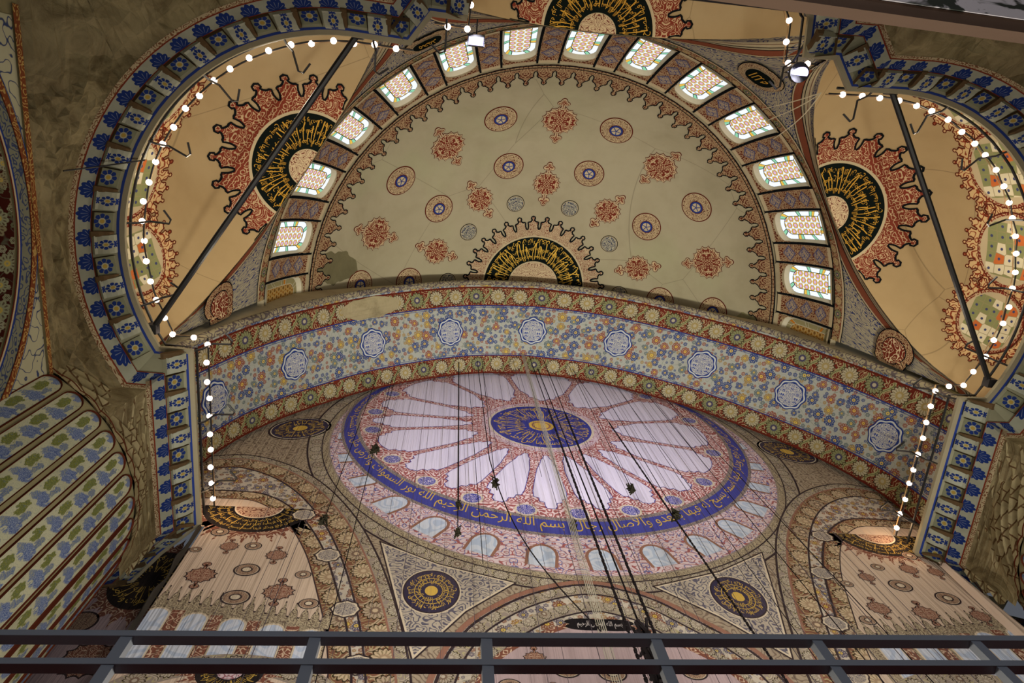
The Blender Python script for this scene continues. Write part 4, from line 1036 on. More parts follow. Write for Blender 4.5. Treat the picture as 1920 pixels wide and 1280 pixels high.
L_pend = print_mat('printed_grey_foliage', (178, 168, 156), (92, 90, 108), 4.2, k=5, w=.17)
L_rope = print_mat('printed_gold_rope', (174, 162, 138), (112, 98, 86), 7, w=.18)
L_flo = m_floral('printed_flowers', (190, 180, 168), 2.6, [(88, 82, 102), (124, 78, 58), (146, 112, 70), (96, 84, 86)])
L_bandf = m_band('printed_border', .75, (122, 86, 70), (176, 156, 132), (190, 170, 144), .8, flo2=(172, 154, 136), gc=(158, 136, 112))
L_bandg = m_band('printed_border_grey', .5, (146, 134, 126), (176, 164, 150), (180, 170, 156), .6, flo2=(166, 154, 142), gc=(148, 136, 124))
L_car = print_mat('printed_cartouche', (124, 78, 66), (204, 178, 156), 5.2, mirror=.3, w=.15, k=4.4)
L_rnm = print_mat('printed_lace', (188, 158, 138), (112, 70, 60), 7, mirror=.4, w=.16)
L_dark = print_mat('printed_black', (30, 28, 32), None, None)
b = B()
xs = frange(-10.12, 10.95, 40); b.grid(lambda u, v: Vector((u, YC, v)), xs, frange(1.5, 17.1, 20))
b.grid(lambda u, v: Vector((u, YC, v)), frange(-12.4, 12.4, 40), frange(17.1, 33.0, 20))
cur = tag(b.out('printed_curtain', L_base), 'huge printed cloth picturing the main dome, hung across the broad arch', 'curtain')
def disc(cx, cz, rx, rz, l, mat, name, n=96): 
    b = B(); b.polar(cf(l), lambda th: 1/sqrt((cos(th)/rx)**2+(sin(th)/rz)**2), n, 1, c=(cx, cz)); return b.out(name, mat, cur)
disc(.2, 23.9, 8.75, 9.1, 1, L_bandg, 'printed_rim'); 
b = B(); b.stroke([(.2+8.55*cos(t), 23.9+8.9*sin(t)) for t in frange(0, 2*pi, 120)[:-1]], .42, cf(2), closed=True); b.out('printed_rim', L_bandg, cur)
b = B(); b.stroke([(.2+8.2*cos(t), 23.9+8.55*sin(t)) for t in frange(0, 2*pi, 120)[:-1]], .2, cf(2), closed=True); b.out('printed_rope', L_rope, cur)
b = B(); b.stroke([(.2+8.8*cos(t), 23.9+9.15*sin(t)) for t in frange(0, 2*pi, 120)[:-1]], .06, cf(3), closed=True); b.stroke([(.2+8.32*cos(t), 23.9+8.68*sin(t)) for t in frange(0, 2*pi, 120)[:-1]], .04, cf(3), closed=True); b.out('printed_outline', L_inkp, cur)
disc(.2, 23.9, 8.05, 8.4, 3, L_drum, 'printed_drum')
# drum windows
for k in range(28):
    th = radians(-90+ (k+.27)*360/28); ctr_ = Vector((.2+7.93*cos(th), 23.9+8.28*sin(th)))
    if sin(th) > .55: continue
    inn = Vector((-cos(th), -sin(th))); tg = Vector((-inn.y, inn.x)); sx = .36 if abs(sin(th)) > .5 else .28; H = 1.28*(.85 if sin(th) < 0 else .6)
    for (e, l, mt, nm) in ((.09, 4, L_red, 'window_outline'), (0, 5, L_win, 'printed_window')):
        b = B(); pts = [(-sx-e, .12)]+[(-sx-e, H*.6)]+[((sx+e)*cos(t), H*.6+(H*.4+e)*sin(t)) for t in frange(pi, 0, 10)]+[(sx+e, H*.6), (sx+e, .12)]
        b.poly([(ctr_.x+tg.x*a+inn.x*c, ctr_.y+tg.y*a+inn.y*c) for a, c in pts], cf(l)); b.out(nm, mt, cur)
disc(.1, 24.95, 7.76, 7.68, 6, L_gr, 'printed_band_edge'); disc(.1, 24.97, 7.66, 7.56, 7, L_band, 'printed_blue_band'); disc(.1, 25.35, 7.28, 7.2, 8, L_gr, 'printed_band_edge'); disc(.1, 25.42, 7.16, 7.1, 9, L_redor, 'printed_border')
b = B()
def elf(o):
    def fr(a, c):
        r = hypot(a, c); th = atan2(c, a); return Vector((.1+r*7.66*cos(th), YC-.0025*o, 24.97+(r*7.56)*sin(th)+.0))
    return fr
for (s, a0, a1) in ((T_BISM+' '+T_NUR, 270-2, 160), (T_NUR3, 380, 270)):
    V, Fc, Wd = text_mesh(s); P = []
    for x, y in V:
        a = radians(a1+(a0-a1)*(x/Wd)); ri = (7.22, 25.40); ro = (7.62, 24.97)
        f = .03+.94*y; rx = ro[0]+(ri[0]-ro[0])*f; rz = (7.52)+(7.14-7.52)*f; cz = ro[1]+(ri[1]-ro[1])*f; P.append((.1+rx*cos(a), cz+rz*sin(a)))
    fr = cf(10); b.add([fr(*p) for p in P], Fc, P, 0)
b.out('lettering', L_gold, cur)
# lilac fields between the spokes
ANG = [12.2, 37.3, 68.2, 100.1, 129.5, 157.8, 176, 191, 212.8, 229.1, 244.1, 259, 273, 288, 303.4, 321.2, 344.7, 372.2]
L_knot = print_mat('printed_blue_knot', (64, 68, 150), (210, 200, 220), 9, w=.14)
for k in range(len(ANG)-1):
    A0, A1 = radians(ANG[k]), radians(ANG[k+1]); th0 = (A0+A1)/2; h = (A1-A0)/2; r1 = 2.75
    prof = [(r1, .10, 0), (r1+.28, .35, 0), (r1+.33, .62, 0), (r1+.6, .62, 0), (3.9, 1, .13), (4.8, 1, .13), (5.4, 1, .14), (5.75, 1, .20), (5.80, 1, .36), (6.0, 1, .40), (6.05, 1, .56), (6.28, 1, .60), (6.36, 1, .9), (6.40, .05, 0)]
    prof = [(r, max(.02, min(f*h, h-g/r) if g else min(f*h, h-.2/r))) for r, f, g in prof]
    ppt = [(r, th0+w) for r, w in prof]+[(r, th0-w) for r, w in reversed(prof)]
    for (e, l, mt, nm) in ((.022, 11, L_blue, 'field_outline'), (0, 12, L_field, 'lilac_field')):
        b = B(); q = []
        for r, t in ppt:
            rr_ = r+(e if r > 4.5 else -e); tt = t+(e/r if t > th0 else -e/r); q.append((.04+rr_*1.03*cos(tt), 25.36+rr_*1.02*sin(tt)))
        b.poly(q, cf(l)); b.out(nm, mt, cur)
    t = A0; cx, cz = .04+6.62*1.0*cos(t), 25.36+6.75*sin(t)
    b = B(); b.polar(cf(10), .36, 20, 1, c=(cx, cz)); b.polar(cf(11), .29, 20, 1, m=1, c=(cx, cz)); b.out('blue_rosette', [L_cream, L_knot], cur)
disc(-.02, 25.3, 2.35, 2.4, 13, L_spoke, 'hub_border', 64); disc(-.02, 25.3, 2.1, 2.14, 14, L_cream, 'hub_ring', 64); disc(-.02, 25.3, 2.0, 2.04, 15, L_blue, 'hub_disc', 64)
b = B(); hub = lambda a, c: cf(16)(-.02+a, 25.3+c*1.02); calligraphy(b, .62, 1.92, -pi, pi, hub, 0, [T_FATIR, T_NUR2], rays=40); b.out('lettering', L_gold, cur)
disc(-.02, 25.3, .5, .5, 16, L_gold, 'hub_boss', 40); disc(-.02, 25.3, .38, .38, 17, L_red, 'hub_boss', 40); disc(-.02, 25.3, .31, .31, 18, L_gold, 'hub_boss', 40)
# pendentives, side arches and side half domes of the picture
LA = [(-12.2, 20.6), (-11.14, 21.1), (-10.07, 21.25), (-8.73, 20.64), (-7.54, 19.5), (-6.45, 17.84), (-5.63, 16.03), (-5.05, 14.3), (-4.63, 12.65), (-4.40, 11.2), (-4.3, 9.0), (-4.3, 5.0)]
LB = [(-12.2, 18.6), (-10.8, 18.7), (-9.92, 18.75), (-9.04, 18.60), (-8.05, 17.71), (-7.15, 16.17), (-6.48, 14.41), (-6.01, 12.94), (-5.70, 11.3), (-5.6, 9.0), (-5.6, 5.0)]
def smooth(P, n=5):
    out = []
    for i in range(len(P)-1):
        p0 = P[max(i-1, 0)]; p1 = P[i]; p2 = P[i+1]; p3 = P[min(i+2, len(P)-1)]
        for k in range(n):
            t = k/n; h = lambda a, b_, c, d: .5*((2*b_)+(-a+c)*t+(2*a-5*b_+4*c-d)*t*t+(-a+3*b_-3*c+d)*t**3); out.append((h(p0[0], p1[0], p2[0], p3[0]), h(p0[1], p1[1], p2[1], p3[1])))
    out.append(P[-1]); return out
def clipx(pts, lo=-10.1, hi=10.9):
    return [(max(lo, min(hi, x)) if z < 17.1 else x, z) for x, z in pts]
for sg in (-1, 1):
    mir = (lambda P: P) if sg < 0 else (lambda P: [(-x+.15, z) for x, z in P])
    A = mir(smooth(LA)); Bq = mir(smooth(LB)); n = len(A)
    lim = -10.1 if sg < 0 else 10.9
    def strip(d, w, l, mat, nm, base):
        b = B(); b.stroke(base, w, cf(l), off=(d if sg < 0 else -d)); b.out(nm, mat, cur)
    b = B(); poly = A+[(A[-1][0]*2.3, 5.0), (lim, 5.0), (lim, 17.1), (sg*12.3, 17.1), (sg*12.3, 20)]
    b.poly(poly, cf(4)); b.out('printed_side_arch', L_flo, cur)
    strip(.10, .26, 5, L_bandg, 'printed_border', A); strip(.24, .05, 6, L_inkp, 'printed_outline', A); strip(-.06, .05, 6, L_red, 'printed_outline', A)
    strip(-.35, .55, 5, L_bandf, 'printed_border', A); strip(-.66, .05, 6, L_inkp, 'printed_outline', A)
    # inner field: half dome plaster
    b = B(); poly = Bq+[(lim, 5.0), (lim, 17.1), (sg*12.3, 17.1)]; b.poly(poly, cf(7)); b.out('printed_half_dome', L_pink, cur)
    strip(.10, .42, 8, L_bandf, 'printed_border', Bq); strip(.34, .05, 9, L_inkp, 'printed_outline', Bq); strip(-.12, .03, 9, L_inkp, 'printed_outline', Bq)
    # crown medallion of that half dome (flattened)
    cx = -8.95 if sg < 0 else 9.6; cz = 18.2 if sg < 0 else 18.1
    RR = cren(34, 0, 1.12, 1.26, 1.42)
    rx, rz = (1.5, 1.3) if sg < 0 else (1.35, 1.15)
    b = B(); fr = lambda l: (lambda a, c: cf(l)(max(-10.08, min(10.88, cx+a*rx)) if cz+c*rz < 17.15 else cx+a*rx, cz+c*rz))
    b.polar(fr(8), RR, 272, 1, a0=pi, a1=2*pi, m=0); b.polar(fr(9), 1.0, 48, 1, a0=pi, a1=2*pi, m=1); b.polar(fr(10), .42, 32, 1, a0=pi, a1=2*pi, m=2); b.polar(fr(9.5), .45, 32, 1, a0=pi, a1=2*pi, m=3)
    b.out('printed_medallion', [L_car, L_dark, L_rnm, L_cream], cur)
    b = B(); calligraphy(b, .48, .95, pi, 2*pi, fr(10), 0, [T_NUR3, T_NUR2, T_NUR], rays=10); b.out('lettering', L_gold, cur)
    # crenellated row
    b = B(); n2 = 16; x0, x1 = (-10.1, -6.1) if sg < 0 else (6.3, 10.9); zc = lambda x: 13.15+.0*x+ (abs(x)-6)*.17
    V = []; 
    xsq = []
    for k in range(n2):
        for t in (-.5, -.4, -.3, -.2, -.12, -.06, .06, .12, .2, .3, .4): xsq.append((x0+(x1-x0)*(k+.5+t)/n2, t))
    for (e, l, mt) in ((.05, 9, 0), (0, 10, 1)):
        V = []; U = []
        for x, t in xsq: 
            h = .18+.26*max(0, 1-(abs(t)/.38)**4)+(.22 if abs(t) < .1 else 0); V += [cf(l)(x, zc(x)-.02), cf(l)(x, zc(x)+h+e)]; U += [(x, 0), (x, h)]
        b.add(V, [(2*i, 2*i+1, 2*i+3, 2*i+2) for i in range(len(xsq)-1)], U, mt)
    b.out('crenellated_border', [L_inkp, L_rope], cur)
    # window row
    b = B(); b.poly([(x0, 11.85), (x1, 11.85), (x1, zc(x1)), (x0, zc(x0))], cf(8)); b.out('printed_window_wall', L_rope, cur)
    for k in range(5):
        cxw = (-9.9+.86*k) if sg < 0 else (6.9+.95*k)
        if not (x0-.1 < cxw < x1): continue
        zt = zc(cxw)-.12; wv = .25 if sg < 0 else .26
        for (e, l, mt) in ((.05, 9, L_cream), (0, 10, L_win2 if 'L_win2' in globals() else L_win)):
            b = B(); pts = [(cxw-wv-e, 12.0), (cxw-wv-e, zt-.22)]+[(cxw+(wv+e)*cos(t), zt-.22+(.22+e)*sin(t)) for t in frange(pi, 0, 8)]+[(cxw+wv+e, zt-.22), (cxw+wv+e, 12.0)]
            b.poly([(max(x0, min(x1, x)), z) for x, z in pts], cf(l)); b.out('printed_window' if e == 0 else 'window_outline', mt, cur)
        b = B(); hx = cxw+.43; b.poly([(hx-.14, 11.95), (hx+.14, 11.95), (hx+.14, zc(hx)-.08), (hx-.14, zc(hx)-.08)], cf(9))
        if hx+.14 < x1: b.out('printed_panel', L_car, cur)
    # lower half dome just above the frame edge
    lc = -7.8 if sg < 0 else 8.0
    b = B(); b.stroke([(lc+2.4*cos(t), 10.3+1.75*sin(t)) for t in frange(0, pi, 30)], .55, cf(11)); b.out('printed_border', L_bandg, cur)
    b = B(); b.poly([(max(-10.1, min(10.9, lc+2.15*cos(t))), 10.3+1.5*sin(t)) for t in frange(0, pi, 30)]+[(max(-10.1, lc-2.15), 5.0), (min(10.9, lc+2.15), 5.0)], cf(12)); b.out('printed_half_dome', L_pink, cur)
    b = B(); fr2 = lambda l: (lambda a, c: cf(l)(lc+a, 11.8+c*.75)); RR = cren(26, 0, .78, .9, 1.05)
    b.polar(fr2(13), RR, 208, 1, a0=pi, a1=2*pi, m=0); b.polar(fr2(14), .66, 40, 1, a0=pi, a1=2*pi, m=1); b.polar(fr2(15), .25, 24, 1, a0=pi, a1=2*pi, m=2); b.out('printed_medallion', [L_car, L_dark, L_spoke], cur)
    b = B(); calligraphy(b, .28, .62, pi, 2*pi, fr2(16), 0, [T_BISM], rays=18); b.out('lettering', L_gold, cur)
    # pendentive triangle with its gilded disc
    tri = [(-5.35, 16.65), (-3.8, 15.75), (-1.85, 15.06), (-3.1, 13.9), (-4.22, 12.3), (-4.75, 14.3)] if sg < 0 else [(5.42, 16.85), (3.8, 15.85), (1.8, 15.1), (3.1, 14.0), (4.3, 12.6), (4.85, 14.6)]
    cxm, czm = (-3.92, 14.62) if sg < 0 else (3.9, 14.78)
    g = Vector((sum(p[0] for p in tri)/6, sum(p[1] for p in tri)/6)); ex = lambda s: [(g.x+(x-g.x)*s, g.y+(y-g.y)*s) for x, y in tri]
    b = B(); b.poly(ex(1.04), cf(7)); b.out('pendentive_outline', L_inkp, cur); b = B(); b.poly(ex(1.0), cf(8)); b.out('pendentive_outline', L_cream, cur); b = B(); b.poly(ex(.95), cf(9)); b.out('printed_pendentive', L_pend, cur)
    b = B(); el = lambda l: (lambda a, c: cf(l)(cxm+a*.66, czm+c*.80)); b.polar(el(10), 1.1, 40, 1, m=2); b.polar(el(11), 1.05, 40, 1, m=0); b.polar(el(12), 1.0, 40, 1, m=1); b.out('gilded_disc', [L_inkp, print_mat('printed_night_blue', (52, 48, 74), None, None), L_cream] if sg < 0 else [L_inkp, bpy.data.materials['printed_night_blue'], L_cream], cur)
    b = B(); calligraphy(b, .3, .95, 0, 2*pi, el(13), 0, [T_NUR, T_BISM], rays=24)
    for r in (.42, .62): b.stroke([(r*cos(t), r*sin(t)) for t in frange(0, 2*pi, 40)[:-1]], .03, el(13), closed=True)
    b.polar(el(13), .24, 20, 1); b.out('lettering', L_gold, cur)
for (cx_, cz_, rx_, rz_, tl) in ((-9.05, 23.9, 1.05, .8, .74), (9.6, 24.1, 1.05, .8, -.78)):
    fr = lambda l: (lambda a, c: cf(l)(cx_+a*rx_*cos(tl)-c*rz_*sin(tl), cz_+a*rx_*sin(tl)+c*rz_*cos(tl)))
    b = B(); b.polar(fr(2), 1.12, 40, 1, m=0); b.polar(fr(3), 1.04, 40, 1, m=2); b.polar(fr(4), 1, 40, 1, m=1); b.out('gilded_disc', [L_inkp, bpy.data.materials['printed_night_blue'], L_cream], cur)
    b = B(); calligraphy(b, .3, .95, 0, 2*pi, fr(5), 0, [T_NUR, T_BISM], rays=22); b.polar(fr(5), .26, 20, 1); b.out('lettering', L_gold, cur)
# far arch and far half dome of the picture
FAo = [(-4.0, 5.0), (-3.95, 10.5), (-3.75, 12.0), (-3.38, 12.96), (-2.77, 13.8), (-1.55, 14.72), (0, 15.2), (1.45, 14.8), (2.5, 13.94), (3.38, 13.04), (3.85, 12.1), (4.1, 10.5), (4.1, 5.0)]
FS = smooth(FAo, 4)
b = B(); b.poly(FS, cf(5)); b.out('printed_far_arch', L_flo, cur)
for d, w_, l, mt in ((0, .14, 7, L_red), (-.12, .07, 8, L_inkp), (-.32, .30, 7, L_bandg), (-.5, .05, 8, L_inkp), (-.95, .34, 7, L_bandg), (-1.15, .05, 8, L_inkp)):
    b = B(); b.stroke(FS, w_, cf(l), off=d); b.out('printed_border', mt, cur)
FI = smooth([(-3.0, 5.0), (-3.0, 10.6), (-2.9, 11.5), (-2.4, 12.4), (-1.5, 13.1), (0, 13.7), (1.5, 13.15), (2.5, 12.4), (3.0, 11.5), (3.1, 10.6), (3.1, 5.0)], 4)
b = B(); b.poly(FI, cf(9)); b.out('printed_far_half_dome', L_pinkd, cur); b = B(); b.stroke(FI, .16, cf(10)); b.out('printed_border', L_car, cur)
b = B(); elm = lambda l: (lambda a, c: cf(l)(.05+a*.72, 13.55+c*.2)); b.polar(elm(11), lambda th: (abs(cos(th))**1.5+.95*abs(sin(th))), 40, 1); b.out('printed_medallion', L_dark, cur)
b = B(); V, Fc, Wd = text_mesh(T_BISM); b.add([elm(12)((x/Wd-.5)*1.5, (y-.5)*1.3) for x, y in V], Fc, [(0, 0)]*len(V)); b.out('lettering', L_pale, cur)
# small printed roundels and cartouches on the half domes of the picture
def pr(cx, cz, r, kind, dk=False):
    rx, rz = r, r*(.80 if cz > 12 else .75)
    fr = lambda l: (lambda a, c: cf(l)(cx+a*rx, cz+c*rz))
    b = B()
    if kind == 'r': b.polar(fr(11), 1, 32, 1, m=0); b.polar(fr(12), .86, 32, 1, m=1); b.polar(fr(13), .82, 32, 1, m=2); b.polar(fr(14), .44, 20, 1, m=0); b.polar(fr(15), .32, 20, 1, m=1); b.out('printed_roundel', [L_inkp, L_cream, L_rn], cur)
    else:
        for l, d, mt in ((11, 0, 0), (12, .10, 2)):
            b.polar(fr(l), star(1.0-d, 12, .16, pi/12), 48, 1, m=mt)
            for s in (1, -1): b.polar(fr(l), .30-d*.6, 14, 1, m=mt, c=(0, s*1.38)); b.stroke([(0, s*.8), (0, s*1.35)], .22-d, fr(l), m=mt)
        b.out('printed_cartouche', [L_inkp, L_cream, L_car], cur)
L_rn = print_mat('printed_roundel_scroll', (184, 158, 134), (96, 64, 60), 8, w=.22)
for (x, z, r, k) in ((-9.18, 16.2, .26, 'c'), (-8.59, 16.25, .22, 'r'), (-7.91, 15.88, .30, 'c'), (-8.46, 15.22, .32, 'r'), (-9.46, 14.95, .40, 'c'), (-7.5, 14.4, .40, 'c'), (-8.41, 14.15, .34, 'r'), (-9.62, 16.85, .24, 'r'), (-9.95, 16.0, .15, 'r'), (-7.08, 15.1, .2, 'r'), (-6.72, 14.0, .24, 'r'),
                    (8.01, 15.84, .26, 'c'), (8.64, 16.35, .20, 'r'), (8.78, 15.5, .33, 'r'), (8.73, 14.35, .38, 'c'), (7.55, 14.5, .34, 'c'), (10.3, 16.2, .26, 'c'), (10.02, 17.0, .24, 'r'), (9.8, 15.0, .34, 'r'), (7.25, 15.5, .18, 'r'), (9.55, 16.3, .30, 'c'), (10.2, 14.3, .3, 'c'), (6.95, 14.0, .22, 'r'),
                    (.02, 12.0, .32, 'r'), (-.95, 12.1, .32, 'r'), (-1.6, 12.4, .28, 'c'), (.75, 13.05, .18, 'r'), (-.75, 13.05, .18, 'r'), (1.1, 12.1, .3, 'c'), (1.85, 12.1, .3, 'r'), (0, 11.35, .34, 'c'), (-1.3, 11.3, .34, 'c'), (1.3, 11.25, .34, 'c'), (-2.2, 11.6, .26, 'r'), (2.4, 11.3, .26, 'r')):
    pr(x, z, r, k)
for sg in (-1, 1):
    for (x, z) in ((-6.63, 15.96), (-5.86, 13.85), (-5.35, 12.1), (-7.65, 17.89)):
        fr = lambda l: (lambda a, c: cf(l)(-sg*x+a*.34+(0 if sg < 0 else .15), z+c*.30)); b = B(); Ro = lambda R: (lambda th: R*(1+.06*cos(8*th)))
        b.polar(fr(11), Ro(1), 32, 1, m=0); b.polar(fr(12), Ro(.88), 32, 1, m=1); b.polar(fr(13), .74, 32, 1, m=2); b.out('octagonal_medallion', [L_inkp, L_cream, L_pend], cur)
# gathered dark hem down the left edge and a second cloth behind the pier
b = B(); b.grid(lambda u, v: Vector((-10.14-.10*u+.05*sin(v*3.1)*u, YC-.03-.12*sin(u*pi)*(1+.5*sin(v*5)), v)), frange(0, 1, 8), frange(1.5, 17.0, 80)); b.out('gathered_hem', plain('dark_hem', (70, 66, 62), var=.6), cur, smooth=True)
b = B(); b.grid(lambda u, v: Vector((10.55+.9*u, YC-.08-.10*sin(u*9+v*.4)-.06*sin(u*17), v)), frange(0, .45, 24), frange(1.5, 16.9, 40)); b.out('loose_fold', L_pink, cur, smooth=True)
b = B(); b.grid(lambda u, v: Vector((u, 13.1, v)), [-19, -10.3], [2, 19]); c2 = tag(b.out('printed_curtain', L_pinkd), 'second mauve printed cloth seen between the left fluted pier and the main cloth', 'curtain')
f2 = lambda l: (lambda a, c: Vector((a, 13.1-.0025*l, c)))
b = B(); fr = lambda l: (lambda a, c: f2(l)(-12.1+a*1.2, 18.2+c*1.6)); RR = cren(20, 0, 1.02, 1.15, 1.35); b.polar(fr(1), RR, 240, 2, m=0); b.polar(fr(2), .86, 48, 2, m=1); b.out('printed_medallion', [L_car, L_dark], c2)
b = B(); calligraphy(b, .2, .8, 0, 2*pi, fr(3), 0, [T_NUR, T_BISM], rays=20); b.out('lettering', L_gold, c2)
for (x, z, r, nm) in ((-13.06, 16.3, .42, 'r'), (-12.27, 14.93, .62, 'c'), (-13.1, 13.2, .5, 'c')):
    fr = lambda l: (lambda a, c: f2(l)(x+a*r, z+c*r)); b = B()
    if nm == 'r': b.polar(fr(1), 1, 32, 1, m=0); b.polar(fr(2), .86, 32, 1, m=2); b.out('printed_roundel', [L_inkp, L_cream, L_rn], c2)
    else: b.polar(fr(1), star(1.08, 14, .15), 56, 1, m=0); b.polar(fr(2), star(.98, 14, .15), 56, 1, m=2); b.out('printed_cartouche', [L_inkp, L_cream, L_car], c2)
b = B(); b.grid(lambda u, v: Vector((u, 14.2, v)), [10.9, 20], [2, 19]); struct(b.out('wall_aisle_right', plain('shaded_blue_grey_wall', (52, 58, 66), var=.5)), 'dark wall seen past the right pier')  # shade over the far cornice is put into this wall's dark colour

# ------------------------------------------------------------------ iron tie rods, lamp rails, floodlights
M_iron = plain('black_iron', (20, 20, 22), rough=.5, spec=.4); M_wire = plain('brass_wire', (150, 122, 84), rough=.5, spec=.4); M_bulb = emis('lit_bulb', (255, 226, 206), 8.0); M_cap = plain('bulb_cap', (190, 150, 110), rough=.4, spec=.5)
for (p, q, lb) in (((-6.40, -2.1, 17.3), (-11.25, 5.2, 17.3), 'long black iron tie rod across the left niche'), ((6.45, -2.1, 17.3), (11.2, 5.2, 17.3), 'long black iron tie rod across the right niche'), ((-4.05, -3.62, 17.25), (4.05, -3.62, 17.25), 'black iron tie rod at the top edge, across the rear niche')):
    b = B(); b.tube([p, q], .075, 8); o = tag(b.out('tie_rod', M_iron), lb, 'tie rod', 'iron tie rods across the niches')
    for e in (p, q): b = B(); b.box(e, (.12, .12, .12)); b.out('anchor_plate', M_iron, o)
bulb_me = me_of(ball(.074, 12, 8), 'bulb', [M_bulb]); 
cb = B(); cb.tube([(0, 0, .07), (0, 0, .14)], .03, 8); cap_me = me_of(cb, 'bulb_cap', [M_cap])
def rail(sg, part, label):
    P = PATH[3:41] if part == 0 else PATH[41:]
    In = [(sg*x, y) for x, y in offpath(P, -.02)]; Inb = [(sg*x, y) for x, y in offpath(P, .10)]
    if part == 1: In = In+[(-x, y) for x, y in reversed(In[:-1])]; Inb = Inb+[(-x, y) for x, y in reversed(Inb[:-1])]
    r = empty('lamp_rail', (In[0][0], In[0][1], 17.1)); tag(r, label, 'lamp rail', 'bulb-strung rails on the cornice')
    off = Vector(r.location)
    def link(bb, nm, mt):
        o = bb.out(nm, mt); o.parent = r; o.matrix_parent_inverse = Matrix.Translation(-off); return o
    b = B(); b.tube([(x, y, 17.52+.01*sin(x*9)) for x, y in Inb], .035, 6); link(b, 'iron_rail', M_iron)
    b = B(); b.tube([(x, y, 18.02+.03*sin(x*7+y*5)) for x, y in In], .016, 5); link(b, 'bulb_wire', M_wire)
    b = B(); b.tube([(x+.02, y-.02, 17.95+.04*sin(x*5+y*4)) for x, y in In], .022, 5); link(b, 'black_cable', M_iron)
    for i, (x, y, tx, ty) in enumerate(walk(In, .50, .25)):
        nx, ny = (ty, -tx); 
        o = bpy.data.objects.new('bulb', bulb_me); C.objects.link(o); o.parent = r; o.matrix_parent_inverse = Matrix.Translation(-off); o.location = (x+random.uniform(-.03, .03), y+random.uniform(-.03, .03), 17.93+random.uniform(-.03, .03))
        c = bpy.data.objects.new('bulb_cap', cap_me); C.objects.link(c); c.parent = o
        if i % 4 == 1:
            s_ = -1 if (part == 0 and sg > 0) or part == 1 and sg > 0 else 1
            a = Vector((x, y, 17.12)); inw = Vector((-ty, tx, 0))*(1 if sg < 0 else -1)
            # inward = toward the room centre
            ctr_ = Vector((0, 4, 0)); inw = inw if (ctr_-a).dot(inw) > 0 else -inw; tv = Vector((tx, ty, 0))
            b = B(); b.tube([a-inw*.35, a+Vector((0, 0, .45)), a+inw*.10+Vector((0, 0, .95)), a+inw*.55+Vector((0, 0, 1.0)), a+inw*.62+tv*.12+Vector((0, 0, .92)), a+inw*.45+tv*.34+Vector((0, 0, .9))], .028, 5); link(b, 'bracket', M_iron)
    return r
rail(-1, 0, 'string of lit bulbs and iron rail round the left niche and arch side'); rail(1, 0, 'string of lit bulbs and iron rail round the right niche and arch side'); rail(1, 1, 'string of lit bulbs and iron rail round the rear niche')
M_lens = emis('floodlight_lens', (206, 196, 255), 3.0)
for (p, rd, lb) in (((-3.72, -2.25, 17.55), 0, 'small rectangular floodlight with violet-white glow on the left corner of the rear niche'), ((4.2, -2.3, 17.55), 1, 'small round floodlight with violet-white glow on the right corner of the rear niche')):
    fl = empty('floodlight', p); tag(fl, lb, 'floodlight', 'cornice floodlights')
    b = B()
    if rd: b.tube([(0, 0, .02), (0, 0, .16)], .24, 20); b.tube([(0, 0, .16), (0, 0, .24)], .14, 16)
    else: b.box((0, 0, .09), (.20, .13, .07))
    b.out('housing', M_iron, fl)
    b = B()
    if rd: b.tube([(0, .05, 0), (0, .03, .02)], .20, 20)
    else: b.box((0, .02, .01), (.17, .09, .012))
    b.out('lens', M_lens, fl)
    b = B(); b.tube([(-.26, 0, .3), (-.26, 0, .1)], .015, 5); b.tube([(.26, 0, .3), (.26, 0, .1)], .015, 5); b.tube([(-.26, 0, .3), (.26, 0, .3)], .015, 5); b.tube([(0, 0, .3), (0, -.5, .3)], .02, 5); b.out('yoke', M_iron, fl)
# pale cords tied from the right corner to the drum
M_cord = plain('pale_cord', (206, 198, 170))
for i, (q, lb) in enumerate((((5.29, -1.72, 22), 'upper pale cord from the right corner to the window drum'), ((5.53, -1.42, 22.0), 'middle pale cord from the right corner to the window drum'), ((5.72, -.87, 21.8), 'lower pale cord from the right corner to the window drum'))):
    p = Vector((5.0, -1.92, 17.9)); q = Vector(q); b = B(); b.tube([p.lerp(q, t)-Vector((0, 0, .35*sin(pi*t))) for t in frange(0, 1, 10)], .014, 5); tag(b.out('cord', M_cord), lb, 'cord', 'cords tied to the right corner')
b = B(); b.tube([(-11.85, 1.32, 15.0), (-11.6, 1.25, 15.9), (-11.1, 1.1, 17.0)], .018, 5); tag(b.out('wire', M_iron), 'thin dark wire crossing the left cornice to the aisle arch', 'wire')

